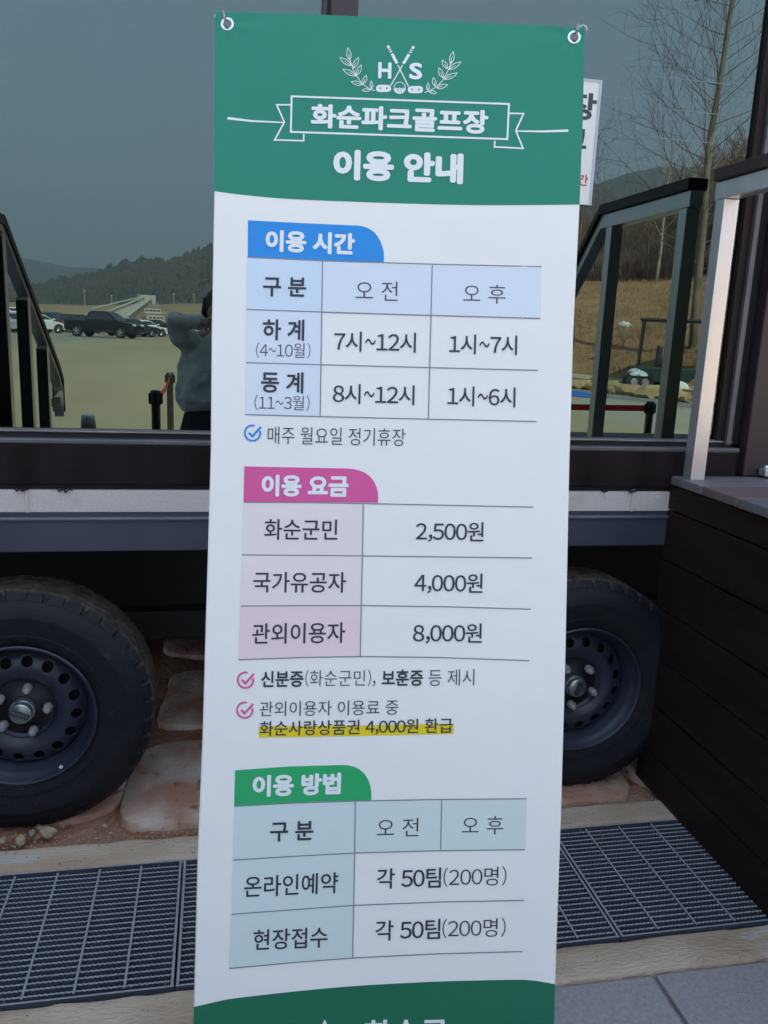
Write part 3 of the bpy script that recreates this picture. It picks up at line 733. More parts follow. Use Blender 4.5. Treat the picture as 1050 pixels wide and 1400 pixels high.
g3 = [(313.3, 1324.3), (400, 1316.3), (482, 1310), (600, 1304.3), (714.5, 1301.2)]
cell(g0+g1[::-1], M['pgreen']); cell(g1[:3]+g2[:3][::-1], M['pgreen']); cell(g2[:3]+g3[:3][::-1], M['pgreen'])
fillpoly([(353.8, 993.5), (486, 992), (620, 989.5), (620, 1003.5), (486, 1006.5), (353.8, 1008.5)], M['yellow'], 0.0005, 'highlight', 'yellow highlighter band')
RU = M['rule']
for p in ([(338, 351.4), (440, 356.3), (591, 361), (740.5, 364.5)], [(337.0, 422.9), (440, 426.5), (588, 431), (738.6, 435.2)], [(336.2, 495.7), (438.5, 498.5), (588, 502.5), (735.7, 506.2)], [(335.2, 566.7), (437.6, 569.5), (586, 573), (733.3, 576.2)],
          [(441, 357), (437.6, 569)], [(591, 361.5), (585.7, 572.8)],
          [(332.9, 686.7), (425, 687.2), (517, 688.8), (729.5, 693.3)], [(330.5, 758.6), (495.5, 760), (727.6, 762.9)], [(329, 828.6), (420, 828), (497.6, 828), (610, 829.6), (725.7, 832.9)], [(326.2, 902), (410, 899), (492.4, 897.6), (600, 899), (723.8, 903.3)],
          [(496.7, 689), (494, 828), (492.4, 897.6)], g0, g1, g2, g3, [(486, 1095.4), (483.5, 1238), (482, 1310)], [(604, 1093.4), (602.4, 1162)]):
    stroke(p, 1.5, RU, n=6)
K, KL = M['ink'], M['ink_light']
for a in (('구 분', 359.5, 418.6, 391.4, 392.9, 27, K, 0.021), ('오 전', 486.2, 543.8, 396.9, 398, 26.5, KL, -0.006), ('오 후', 633.3, 691.4, 401.0, 402.4, 26, KL, -0.006),
          ('하 계', 359, 416, 450.5, 451.5, 29, K, 0.021), ('(4~10월)', 350, 424.3, 478.3, 479.3, 21, KL, -0.006), ('7시~12시', 456.7, 568.6, 466.5, 468.5, 27.6, K, 0.008),
          ('1시~7시', 614.3, 707.1, 470, 472, 27, K, 0.008), ('동 계', 356.7, 414.8, 522, 523.5, 29, K, 0.021), ('(11~3월)', 348, 423.3, 550, 551, 21, KL, -0.006),
          ('8시~12시', 455.2, 566.7, 538, 540.5, 27.4, K, 0.008), ('1시~6시', 612, 704.8, 541, 543.5, 27.4, K, 0.008), ('매주 월요일 정기휴장', 366, 554.3, 594.8, 598, 24, KL, -0.004),
          ('화순군민', 361.4, 461.4, 723.8, 724.8, 28.5, K, 0.011), ('2,500원', 568.6, 661.4, 726.7, 727.8, 28, K, 0.008), ('국가유공자', 346.2, 473.3, 796, 796.4, 28.5, K, 0.011),
          ('4,000원', 566.7, 660, 797.2, 798.2, 28, K, 0.008), ('관외이용자', 344.8, 472, 866.8, 865, 28.5, K, 0.011), ('8,000원', 564.8, 659, 866, 866.4, 28, K, 0.008),
          ('신분증', 357, 414.8, 928.8, 928, 22.5, K, 0.021), ('(화순군민),', 417.5, 513.5, 927.5, 927, 23, KL, -0.006), ('보훈증', 522, 578.6, 927, 926.6, 22.5, K, 0.021), ('등 제시', 586, 648.6, 926.8, 926, 22.5, KL, -0.004),
          ('관외이용자 이용료 중', 355, 544.8, 969.5, 967.0, 20.5, KL, -0.002), ('화순사랑상품권 4,000원 환급', 354.8, 619, 996.8, 992.2, 21, K, 0.011),
          ('구 분', 369.3, 428.5, 1137.6, 1135.8, 27, K, 0.021), ('오 전', 515.4, 572.5, 1132.2, 1130.8, 25, K, -0.005), ('오 후', 631.7, 688.3, 1129, 1128.4, 25, K, -0.005),
          ('온라인예약', 333.8, 462.4, 1213, 1207, 29, K, 0.011), ('각 50팀', 515.4, 603, 1201.8, 1200.2, 28, K, 0.011), ('(200명)', 606.5, 692.4, 1199.8, 1197.6, 26.5, K, -0.005),
          ('현장접수', 346.2, 448, 1285.8, 1281.4, 28.5, K, 0.011), ('각 50팀', 513.4, 601.9, 1273, 1270.4, 28, K, 0.011), ('(200명)', 605, 691.4, 1270, 1267.8, 26.5, K, -0.005)):
    T(*a)
for cx, cy, ma in ((345.2, 592, M['blue']), (335.6, 930, M['pink']), (334.6, 971, M['pink'])):
    r_ = 10.6
    stroke([(cx+r_*math.cos(t), cy+r_*math.sin(t)) for t in [R(-15+k*300/24) for k in range(25)]], 2.5, ma, name='check_ring', n=1)
    stroke([(cx-5.0, cy-0.5), (cx-0.3, cy+4.6), (cx+11.5, cy-8.6)], 3.0, ma, name='check_tick', n=3)
# --- eyelets
def torus_at(c, ax1, ax2, R_, r_, n=28, k=10):
    b = MB(); nn = ax1.cross(ax2).normalized()
    for i in range(n):
        t = 2*PI*i/n; d = ax1*math.cos(t)+ax2*math.sin(t)
        for j in range(k):
            p = 2*PI*j/k; b.v.append(tuple(c+d*(R_+r_*math.cos(p))+nn*r_*0.6*math.sin(p)))
    for i in range(n):
        for j in range(k):
            b.f.append((i*k+j, ((i+1) % n)*k+j, ((i+1) % n)*k+(j+1) % k, i*k+(j+1) % k))
    return b
for hx, hy, _ in hol:
    b = torus_at(BP(hx, hy, 0.0008)-binv, RT, DN, 7.4*BK, 1.75*BK); b.build('eyelet', M['chrome'], ban, smooth=True)
# ------------------------------------------------------------------ the stand that carries the banner
st = thing('banner_stand', 'black X shaped pole stand with grey corner hooks holding the banner', 'banner stand', (BO.x, BO.y, 0))
back = FW.normalized()
def BB(x, y, d): return BP(x, y, 0)+back*d-binv
hub = BB(525, 800, 0.10)
def pole(a, c, r_=0.006): MB().tube([a, a.lerp(c, 0.5), c], [r_*1.3, r_, r_*0.8], 10).build('pole', M['pole'], st, smooth=True)
for x, y, hk in ((318, 36, 1), (778, 52, 1), (285, 1500, 0), (735, 1494, 0)):
    pole(hub, BB(x, y, 0.02))
foot = Vector((0.12, 0.42, 0.0)); 
MB().tube([hub, hub+Vector((0.02, 0.30, -hub.z+0.02))], 0.008, 10).build('rear_leg', M['pole'], st, smooth=True)
for x in (340, 700):
    e = BB(x, 1500, 0.02); MB().tube([hub, Vector((e.x, e.y-0.04, 0.012))], 0.008, 10).build('front_leg', M['pole'], st, smooth=True)
for sx, (x, y) in ((1, (309.5, 33)), (-1, (786.5, 51))):
    p0 = BP(x, y+4, 0)-binv+back*0.010; p1 = BP(x, y+2, 0.004)-binv; p2 = BP(x-2.5*sx, y-9, 0.005)-binv; p3 = BP(x-4.2*sx, y-17, 0.001)-binv; p4 = BP(x-3*sx, y-15, 0)-binv+back*0.02
    MB().tube([p0, p1, p2, p3, p4], [2.3*BK, 2.4*BK, 2.1*BK, 1.9*BK, 1.9*BK], 10).build('hook', M['hook'], st, smooth=True)
    c0 = BP(x-12*sx, y-14, 0)-binv+back*0.003
    pts = [c0+RT*5.0*BK*math.cos(t)+DN*(-6.0*BK)*math.sin(t)+back*0.004 for t in [R(a) for a in range(-20, 201, 22)]]
    MB().tube(pts, 1.3*BK, 8).build('hook_guard', M['clear'], st, smooth=True)

# ------------------------------------------------------------------ notice on the glass behind the banner
sg = thing('window_notice', 'white framed notice on the glass half hidden behind the banner right edge', 'notice', (0.80, YG, 1.95))
MB().box(-0.235, 0.2345, -0.012, -0.0005, -0.160, 0.165).build('board', M['vinyl'], sg, bevel=0.002)
MB().box(0.2275, 0.2355, -0.0135, -0.012, -0.160, 0.165).build('edge_strip', M['clear'], sg)
MB().box(-0.235, 0.2270, -0.0135, -0.012, 0.1585, 0.165).build('edge_strip', M['clear'], sg)
def flat_text(text, x0, x1, z0, z1_, y, ma, off, parent, name='printed_text'):
    V, F = line_of(text, off); a = min(v[0] for v in V); c = max(v[0] for v in V); lo = min(v[1] for v in V); hi = max(v[1] for v in V)
    b = MB().add([(x0+(x1-x0)*(v[0]-a)/(c-a), y, z0+(z1_-z0)*(v[1]-lo)/(hi-lo)) for v in V], F)
    return b.build(name, ma, parent)
flat_text('골프장', -0.03, 0.225, 0.060, 0.130, -0.0128, M['ink_light'], 0.03, sg)
flat_text('휴무안내고', -0.15, 0.205, -0.022, 0.044, -0.0128, M['ink_light'], 0.03, sg)
flat_text('이용시간', 0.10, 0.219, -0.110, -0.080, -0.0128, mat('red_print', (0.5, 0.06, 0.05), 0.5), 0.02, sg)

# ------------------------------------------------------------------ wheels
def wheel(cx, rot, label):
    R0 = 0.372
    w_ = bpy.data.objects.new('wheel', None); col.objects.link(w_); w_.parent = cab; w_.location = (cx, 0.300, 0.340); w_.rotation_euler = (0, rot, 0); w_.scale = (0.965,)*3; w_['label'] = label
    n = 160
    # tyre sidewall
    prof = [(0.206, 0.020), (0.212, 0.008), (0.222, 0.003), (0.236, -0.002), (0.243, -0.003), (0.2435, -0.0055), (0.249, -0.0055), (0.250, -0.004), (0.275, -0.009), (0.295, -0.0105), (0.2955, -0.0125), (0.302, -0.0125), (0.3025, -0.010), (0.320, -0.006), (0.334, 0.001), (0.345, 0.009)]
    MB().lathe(prof, 128).build('tyre', M['tyre'], w_, smooth=True)
    # tread: shoulder blocks with sipes and three zigzag grooves
    b = MB(); cols = [(0.0, 0.345, 0), (0.006, 0.352, 1), (0.014, 0.359, 1), (0.022, 0.364, 1), (0.030, 0.367, 2)]
    yy = [0.009, 0.013, 0.019, 0.026, 0.034, 0.040, 0.0405, 0.047, 0.0475, 0.056, 0.064, 0.072, 0.0725, 0.080, 0.0805, 0.09, 0.10, 0.11, 0.1105, 0.118, 0.1185, 0.13, 0.14, 0.1505, 0.151, 0.158, 0.1585, 0.168, 0.176, 0.184, 0.190]
    N = 360
    for i in range(N):
        t = 2*PI*i/N; zig = 0.0028*(1 if (i//5) % 2 else -1)
        for k, y in enumerate(yy):
            e = min(y-0.005, 0.195-y)
            r_ = R0-0.026*max(0, (0.030-e)/0.026)**1.8 if e < 0.030 else R0
            g_ = (0.0405 <= y <= 0.047) or (0.0725 <= y <= 0.080) or (0.1105 <= y <= 0.118) or (0.151 <= y <= 0.158)
            if g_: r_ -= 0.012
            notch = (y < 0.034 or y > 0.165) and (i % 9 in (0, 1))
            if notch and 0.011 < y: r_ -= 0.010 if i % 18 < 9 else 0.006
            r_ += 0.0012*noise.noise(Vector((math.cos(t)*30, math.sin(t)*30, y*120)))
            b.v.append((r_*math.cos(t), y+(zig if 0.034 < y < 0.165 else 0), r_*math.sin(t)))
    m_ = len(yy)
    for i in range(N):
        for k in range(m_-1):
            a = i*m_+k; c = ((i+1) % N)*m_+k; b.f.append((a, a+1, c+1, c))
    o = b.build('tread', M['tread'], w_)
    o.data.materials.append(M['tyre'])
    for p in o.data.polygons:
        cy = sum(o.data.vertices[i].co.y for i in p.vertices)/len(p.vertices)
        if cy < 0.024: p.material_index = 1
    MB().lathe([(0.345, 0.186), (0.30, 0.200), (0.21, 0.185), (0.206, 0.17)], 64).build('inner_sidewall', M['tyre'], w_, smooth=True)
    # rim barrel and flange
    MB().lathe([(0.206, 0.022), (0.214, 0.006), (0.2145, 0.0), (0.211, -0.003), (0.206, -0.001), (0.202, 0.008), (0.198, 0.020), (0.193, 0.026), (0.190, 0.036), (0.184, 0.050), (0.178, 0.062), (0.176, 0.160), (0.206, 0.172)], 128).build('rim', M['rim'], w_, smooth=True)
    # disc with sixteen vent holes
    NA, NR, ra_, rb_ = 384, 26, 0.091, 0.1785
    hcs = [(0.150*math.cos(2*PI*(k+0.5)/16), 0.150*math.sin(2*PI*(k+0.5)/16)) for k in range(16)]
    P2 = []
    for j in range(NR+1):
        for i in range(NA):
            r_ = ra_+(rb_-ra_)*j/NR; t = 2*PI*i/NA; P2.append([r_*math.cos(t), r_*math.sin(t)])
    fs = []; HR = 0.0152
    for j in range(NR):
        for i in range(NA):
            f = (j*NA+i, j*NA+(i+1) % NA, (j+1)*NA+(i+1) % NA, (j+1)*NA+i)
            cx_ = sum(P2[q][0] for q in f)/4; cy_ = sum(P2[q][1] for q in f)/4
            if min((cx_-h[0])**2+(cy_-h[1])**2 for h in hcs) < HR**2: continue
            fs.append(f)
    for p in P2:
        for h in hcs:
            d = math.hypot(p[0]-h[0], p[1]-h[1])
            if 1e-6 < d < HR: p[0] = h[0]+(p[0]-h[0])/d*HR; p[1] = h[1]+(p[1]-h[1])/d*HR
    bm = bmesh.new(); vv = [bm.verts.new((x, 0.040+0.020*((math.hypot(x, y)-0.128)/0.042)**2, y)) for x, y in P2]
    for f in fs: bm.faces.new([vv[i] for i in f])
    bmesh.ops.delete(bm, geom=[v for v in bm.verts if not v.link_faces], context='VERTS')
    bmesh.ops.recalc_face_normals(bm, faces=bm.faces)
    me = bpy.data.meshes.new('wheel_disc'); bm.to_mesh(me); bm.free(); me.materials.append(M['rim'])
    if sum(p.normal.y for p in me.polygons) > 0: me.flip_normals()
    me.polygons.foreach_set('use_smooth', [True]*len(me.polygons))
    o = bpy.data.objects.new('wheel_disc', me); col.objects.link(o); o.parent = w_
    so_ = o.modifiers.new('s', 'SOLIDIFY'); so_.thickness = 0.003; so_.offset = -1
    MB().lathe([(0.0925, 0.0548), (0.088, 0.060), (0.083, 0.063)], 96).build('hub_dish', M['rim'], w_, smooth=True)
    MB().lathe([(0.084, 0.0625), (0.078, 0.0625), (0.052, 0.058), (0.046, 0.052), (0.040, 0.051), (0.030, 0.051)], 96).build('hub_plate', M['rim_dark'], w_, smooth=True)
    MB().lathe([(0.005, 0.075), (0.172, 0.095), (0.172, 0.14)], 32).build('brake_drum', M['under'], w_, smooth=True)
    for k in range(5):
        t = 2*PI*k/5; c = (0.070*math.cos(t), 0.0, 0.070*math.sin(t))
        b = MB().lathe([(0.0125, 0.052), (0.0120, 0.046)], 20, c=c).lathe([(0.0135, 0.047), (0.0135, 0.033), (0.0110, 0.030)], 6, c=c).lathe([(0.0096, 0.031), (0.0096, 0.024), (0.0070, 0.0205), (0.0002, 0.020)], 16, c=c)
        b.build('wheel_nut', M['nut'], w_, smooth=True)
    cp = MB().lathe([(0.036, 0.052), (0.0355, 0.038), (0.0345, 0.036), (0.0320, 0.036), (0.0315, 0.022), (0.0300, 0.0165), (0.0265, 0.0145), (0.0001, 0.0140)], 48).build('hub_cap', M['cap'], w_, smooth=True)
    return w_
def cap_label(w_, tilt):
    ang = tilt
    ca, sa = math.cos(ang), math.sin(ang)
    def xf(u, v, y): return (u*ca-v*sa, y, u*sa+v*ca)
    b = MB()
    L = 0.0250; hh = 0.0085
    b.add([xf(-L, -hh, 0.0108), xf(L, -hh, 0.0108), xf(L, hh, 0.0108), xf(-L, hh, 0.0108), xf(-L, -hh, 0.012), xf(L, -hh, 0.012), xf(L, hh, 0.0125), xf(-L, hh, 0.0125)],
          [(4, 5, 6, 7), (0, 4, 7, 3), (1, 2, 6, 5), (0, 1, 5, 4), (3, 7, 6, 2)])
    b.build('cap_bar', mat('dark_zinc', (0.05, 0.06, 0.07), 0.4, 0.3), w_)
    V, F = line_of('KNOTT', 0.01, 0.03, latin=True); a = min(v[0] for v in V); c = max(v[0] for v in V); hi = max(v[1] for v in V)
    b = MB().add([xf(-0.0215+0.043*(x-a)/(c-a), -0.0050+0.0100*y/hi, 0.0098) for x, y in V], F); b.build('cap_lettering', M['cap'], w_)
w1 = wheel(-0.540, R(-4), 'nearer left trailer wheel with a muddy tread')
cap_label(w1, R(-28))
MB().lathe([(0.0001, -0.0005), (0.0055, -0.0005), (0.0055, 0.001)], 16, c=(0.095, 0.000, -0.171)).build('white_dot', M['white'], w1)
w2 = wheel(1.116, R(22), 'right trailer wheel beside the dark deck')
cap_label(w2, R(-85))

# ------------------------------------------------------------------ right deck
dk = thing('wooden_deck', 'raised dark brown deck with silver handrail at the right edge', 'deck', (0, 0, 0))
DZ = 1.022
random.seed(5)
yb = 0.328; k = 0
while yb > -0.62:
    yw = 0.168
    o = MB().box(1.360+random.uniform(-.002, .002), 3.6, yb-yw+0.003, yb, DZ-0.026, DZ+random.uniform(-.0006, .0006)).build('deck_board', M['deckboard_r'] if k == 1 else M['deckboard'], dk, bevel=0.004)
    yb -= yw+0.002; k += 1
z = DZ-0.030; k = 0
while z > -0.02:
    zt = z; zb = max(z-(0.078 if k == 0 else 0.156), -0.002)
    MB().box(1.370, 1.402, -1.9, 0.350, zb+0.003, zt).build('side_board', M['sideboard'], dk, bevel=0.003)
    z = zb-0.002; k += 1
    if zb <= -0.001: break
MB().box(1.404, 1.43, -1.9, 0.330, 0.0, DZ-0.03).build('framing', M['under'], dk)
MB().box(1.43, 3.6, -0.62, -0.60, 0.0, DZ-0.03).build('front_board', M['sideboard'], dk)
# steps going down away from the cabin
nst = 5
for s_ in range(nst):
    zt = DZ-0.17*(s_+1); y1 = -0.62-0.24*s_
    MB().box(1.435, 3.6, y1-0.26, y1, zt-0.03, zt).build('tread_board', M['deckboard'], dk, bevel=0.003)
    MB().box(1.435, 3.6, y1-0.020, y1-0.002, zt+0.0, zt+0.14).build('riser_board', M['sideboard'], dk)
XR = 1.382; PW = 0.045
def railing(parent, xr, side, posts, path, ztop, capw=0.062, box_t=0.05, cap_t=0.034):
    """posts: (y, z0, z1); path: list of (y, z) of the top of the cap"""
    for y, z0, z1_ in posts:
        MB().box(xr, xr+PW, y-PW, y, z0, z1_).build('railing_post', M['rail_alu'], parent, bevel=0.002)
    def strip(dz0, dz1, x0, x1, name, ma):
        b = MB(); n = len(path)
        for (y, z_) in path: b.v += [(x0, y, z_-dz0), (x1, y, z_-dz0), (x1, y, z_-dz1), (x0, y, z_-dz1)]
        for i in range(n-1):
            a = i*4; b.f += [(a, a+1, a+5, a+4), (a+1, a+2, a+6, a+5), (a+2, a+3, a+7, a+6), (a+3, a, a+4, a+7)]
        b.f += [(0, 1, 2, 3), tuple((n-1)*4+q for q in (3, 2, 1, 0))]
        b.build(name, ma, parent, bevel=0.0025)
    strip(0.0, cap_t, xr-0.010, xr+PW+0.010, 'rail_cap', M['rail_cap'])
    strip(cap_t+0.001, cap_t+box_t, xr+0.001, xr+PW-0.001, 'top_rail', M['rail_alu'])
railing(dk, XR, 1, [(0.300, DZ, 1.818), (-0.195, DZ, 1.818), (-0.86, DZ-0.03, 1.30)], [(0.310, 1.903), (-0.29, 1.903), (-0.95, 1.30)], 1.903)

# ------------------------------------------------------------------ left deck, seen only in the window's reflection
ld = thing('stair_deck', 'left deck stair with black capped handrail mirrored in the left window', 'stair', (0, 0, 0))
XL2 = -1.165
k = 0; yb = 0.328
while yb > -1.9:
    MB().box(-3.4, XL2-0.02, yb-0.165, yb, DZ-0.026, DZ).build('deck_board', M['deckboard'], ld, bevel=0.004); yb -= 0.170
for j in range(6):
    MB().box(XL2-0.03, XL2-0.012, -1.9, 0.33, 0.02+j*0.165, 0.18+j*0.165).build('side_board', M['sideboard'], ld, bevel=0.003)
for s_ in range(5):
    zt = DZ-0.17*(s_+1); y1 = -1.9-0.28*s_
    MB().box(-3.4, XL2-0.02, y1-0.30, y1, zt-0.03, zt).build('tread_board', M['deckboard'], ld, bevel=0.003)
    MB().box(-3.4, XL2-0.03, y1-0.020, y1-0.002, zt, zt+0.14).build('riser_board', M['sideboard'], ld)
M['post_shade'] = mat('shade_black', (0.012, 0.016, 0.016), 0.5, 0.0)  # near-black tone standing for shade on the left posts
PWs = PW; PW = 0.066
def hz_(y): # height of the sloping rail
    return 1.90+(1.0-1.90)*(y+2.15)/(-3.66+2.15) if y < -2.15 else 1.90
ps = []
for y in (0.30, -0.45, -1.2): ps.append((y, DZ, 1.83))
for y, zb in ((-2.11, 0.3), (-2.64, 0.2), (-3.14, 0.05)): ps.append((y+0.0, max(zb, 0), hz_(y-0.03)-0.06))
railing(ld, XL2, -1, ps, [(0.31, 1.90), (-2.15, 1.93), (-3.55, 1.085), (-3.655, 0.99), (-3.66, 0.80)], 1.9, cap_t=0.05, box_t=0.035)
for y, z0, z1_ in ps: MB().box(XL2-0.001, XL2+0.064, y+0.001, y+0.007, z0, z1_-0.02).build('post_shade_plate', M['post_shade'], ld, bevel=0.001)  # added black plates that paint the posts' cabin-facing sides as shaded
# closed panel below the handrail end
MB().box(XL2+0.015, XL2+0.052, -3.63, -3.22, 0.82, 0.86).build('end_plate', M['rail_cap'], ld, bevel=0.003)
PW = PWs

# ------------------------------------------------------------------ person taking the picture
M['skin'] = mat('skin', (0.50, 0.30, 0.22), 0.55)
M['shirt'] = mat('pale_grey_sweatshirt', (0.80, 0.82, 0.80), 0.95, 0, (0.76, 0.79, 0.77), 25, bump=0.4, bscale=120)
M['skirt'] = mat('black_ribbed_knit', (0.02, 0.02, 0.028), 0.8, 0, (0.035, 0.035, 0.045), 60, bump=0.5, bscale=90)
M['hair'] = mat('black_hair', (0.012, 0.010, 0.010), 0.45, stretch=(8, 8, 1))
M['phone'] = mat('black_phone', (0.01, 0.01, 0.012), 0.15)
per = thing('person', 'person in a pale grey sweatshirt holding up a phone, mirrored beside the banner', 'person', (0.012, -2.26, 0))
def remesh(name, b, ma, parent, vox, smooth_it=6):
    me = b.mesh(name, ma); o = bpy.data.objects.new(name, me); col.objects.link(o); o.parent = parent
    r_ = o.modifiers.new('r', 'REMESH'); r_.mode = 'VOXEL'; r_.voxel_size = vox; r_.use_smooth_shade = True
    s_ = o.modifiers.new('s', 'SMOOTH'); s_.iterations = smooth_it; s_.factor = 0.5
    return o
def limb(b, pts, rs, n=14):
    """tapered limb with rounded joints, finely stepped"""
    P = [Vector(p) for p in pts]; b.tube(P, rs, n)
    for p, r_ in zip(P, rs): b.sphere(p, r_, 14, 10)
b = MB()
# torso, neck, head
for z, rx, ry in ((0.90, 0.165, 0.115), (1.0, 0.145, 0.10), (1.10, 0.135, 0.098), (1.20, 0.150, 0.105), (1.29, 0.155, 0.10)):
    b.sphere((0, 0, z), (rx, ry, 0.10), 20, 12)
b.sphere((0, 0, 1.345), (0.17, 0.075, 0.045), 20, 10)
limb(b, [(0, 0, 1.33), (0, 0.015, 1.40), (0, 0.02, 1.44)], [0.056, 0.050, 0.050])
b.sphere((0, 0.025, 1.505), (0.074, 0.090, 0.105), 22, 16)      # skull
b.sphere((0, 0.062, 1.462), (0.050, 0.052, 0.062), 18, 12)     # jaw
b.sphere((0, 0.100, 1.415+0.01), (0.022, 0.018, 0.014), 12, 8)
b.tube([(0, 0.108, 1.512), (0, 0.128, 1.482)], [0.008, 0.013], 8)   # nose
for sx in (-1, 1):
    b.sphere((sx*0.076, 0.015, 1.495), (0.010, 0.020, 0.032), 10, 8)
    b.sphere((sx*0.030, 0.101, 1.452), (0.018, 0.010, 0.008), 8, 6)
    hip = (sx*0.085, 0, 0.88); kn = (sx*0.095, 0.01, 0.47); an = (sx*0.10, 0.0, 0.075)
    limb(b, [hip, (sx*0.09, 0, 0.70), kn, (sx*0.098, -0.012, 0.33), an], [0.088, 0.076, 0.052, 0.052, 0.034])
    b.sphere((sx*0.105, 0.05, 0.045), (0.040, 0.115, 0.042), 14, 8)
# arms raised: shoulder, elbow out to the side at eye level, hand at the phone
arms = {}
for sx in (-1, 1):
    sh = Vector((sx*0.165, 0.005, 1.325)); el = Vector((sx*0.245+(-0.01 if sx < 0 else 0), 0.06, 1.435)); wr = Vector((sx*0.075, 0.195, 1.425)); 
    limb(b, [sh, sh.lerp(el, 0.5), el], [0.050, 0.045, 0.040]); limb(b, [el, el.lerp(wr, 0.4), wr], [0.040, 0.037, 0.026])
    arms[sx] = (sh, el, wr)
    palm = wr+Vector((-sx*0.018, 0.025, 0.004)); b.tube([wr, palm, palm+Vector((-sx*0.012, 0.018, 0.004))], [0.024, 0.030, 0.026], 10)
remesh('body', b, M['skin'], per, 0.010, 4)
ph = MB().box(-0.038, 0.038, 0.252, 0.260, 1.355, 1.485); ph.build('phone', M['phone'], None, bevel=0.004)
_p = bpy.data.objects['phone']; _p.location = (0.012, -2.26, 0); tag(_p, 'black phone held up in both hands of the photographer', 'phone')
b = MB()
for sx in (-1, 1):
    wr = arms[sx][2]
    for k in range(4):   # fingers wrapped round the back edge of the phone
        z_ = 1.455-0.020*k; L = (0.030, 0.036, 0.034, 0.026)[k]
        b2 = MB(); p0 = wr+Vector((-sx*0.022, 0.040, 0.028-0.018*k)); p1 = Vector((sx*0.046, 0.258, z_-0.01)); p2 = Vector((sx*0.040, 0.2685, z_-0.01)); p3 = Vector((sx*(0.040-L*0.6), 0.2695, z_-0.010))
        b2.tube([p0, p1, p2, p3], [0.0095, 0.0088, 0.0080, 0.0070], 10); b2.sphere(p3, 0.0070, 8, 6)
        b2.build('finger', M['skin'], per, smooth=True)
    b2 = MB(); t0 = wr+Vector((-sx*0.010, 0.020, -0.018)); b2.tube([t0, Vector((sx*0.046, 0.232, 1.392)), Vector((sx*0.030, 0.243, 1.408))], [0.012, 0.0105, 0.009], 10); b2.sphere((sx*0.030, 0.243, 1.408), 0.009, 8, 6)
    b2.build('thumb', M['skin'], per, smooth=True)
# face details and hair
for sx in (-1, 1):
    MB().sphere((sx*0.031, 0.103, 1.508), (0.013, 0.008, 0.007), 12, 8).build('eye', M['white'], per, smooth=True)
    MB().sphere((sx*0.031, 0.109, 1.508), (0.006, 0.004, 0.006), 10, 6).build('pupil', M['hair'], per, smooth=True)
    MB().tube([(sx*0.018, 0.112, 1.526), (sx*0.032, 0.110, 1.531), (sx*0.046, 0.098, 1.527)], [0.003, 0.004, 0.002], 6).build('eyebrow', M['hair'], per)
MB().tube([(-0.022, 0.112, 1.450), (0, 0.118, 1.449), (0.022, 0.112, 1.450)], [0.003, 0.006, 0.003], 8).build('mouth', mat('lips', (0.42, 0.16, 0.15), 0.5), per, smooth=True)
b = MB(); b.sphere((0, 0.005, 1.530), (0.088, 0.102, 0.098), 20, 14); b.sphere((0, -0.045, 1.47), (0.080, 0.065, 0.11), 18, 12); b.tube([(0, -0.08, 1.50), (0, -0.11, 1.40), (0, -0.105, 1.28)], [0.05, 0.045, 0.02], 12)
for sx in (-1, 1): b.tube([(sx*0.074, 0.035, 1.56), (sx*0.088, 0.015, 1.48), (sx*0.080, 0.0, 1.38)], [0.020, 0.020, 0.010], 10)
remesh('hair', b, M['hair'], per, 0.007, 3)
# loose sweatshirt
b = MB()
secs = [(0.925, 0.226, 0.140), (0.950, 0.232, 0.148), (0.985, 0.252, 0.158), (1.06, 0.246, 0.150), (1.14, 0.232, 0.140), (1.22, 0.218, 0.132), (1.29, 0.190, 0.110), (1.34, 0.135, 0.084), (1.372, 0.072, 0.064)]
n = 48; kk = len(b.v)
for i, (z, rx, ry) in enumerate(secs):
    for j in range(n):
        t = 2*PI*j/n; f_ = 1+0.045*math.sin(5*t+z*9)*(1 if z < 1.3 else 0.2)+0.022*noise.noise(Vector((math.cos(t)*2, math.sin(t)*2, z*7)))
        b.v.append((rx*f_*math.cos(t)-0.004, ry*f_*math.sin(t), z))
for i in range(len(secs)-1):
    for j in range(n): j2 = (j+1) % n; b.f.append((kk+i*n+j, kk+i*n+j2, kk+(i+1)*n+j2, kk+(i+1)*n+j))
b.f.append(tuple(kk+j for j in reversed(range(n)))); b.f.append(tuple(kk+(len(secs)-1)*n+j for j in range(n)))
for sx in (-1, 1):
    sh, el, wr = arms[sx]
    dr = Vector((0, 0, -0.028))
    limb(b, [sh+Vector((-sx*0.03, 0, -0.03)), sh.lerp(el, 0.5)+dr*1.4, el+dr*0.2], [0.080, 0.070, 0.050])
    e2 = el.lerp(wr, 0.78)
    limb(b, [el+dr*0.2, el.lerp(wr, 0.4)+dr*0.15, e2], [0.050, 0.044, 0.036]); 
    b.tube([el.lerp(wr, 0.72), el.lerp(wr, 0.88)], [0.043, 0.041], 16)
o = remesh('sweatshirt', b, M['shirt'], per, 0.009, 5)
tx = bpy.data.textures.new('folds', 'CLOUDS'); tx.noise_scale = 0.09; tx.noise_depth = 1
dm = o.modifiers.new('folds', 'DISPLACE'); dm.texture = tx; dm.strength = 0.035; dm.mid_level = 0.5; dm.texture_coords = 'LOCAL'
b = MB()
for z, rx, ry in ((0.955, 0.185, 0.125), (0.90, 0.205, 0.145), (0.78, 0.235, 0.175), (0.55, 0.265, 0.21), (0.30, 0.29, 0.235)):
    for j in range(72):
        t = 2*PI*j/72; f_ = 1+(0.035 if j % 4 < 2 else -0.02)*(1.0-(z-0.3)*0.9); b.v.append((rx*f_*math.cos(t), ry*f_*math.sin(t), z))
for i in range(4):
    for j in range(72): j2 = (j+1) % 72; b.f.append((i*72+j, i*72+j2, (i+1)*72+j2, (i+1)*72+j))
o = b.build('long_skirt', M['skirt'], per, smooth=True)
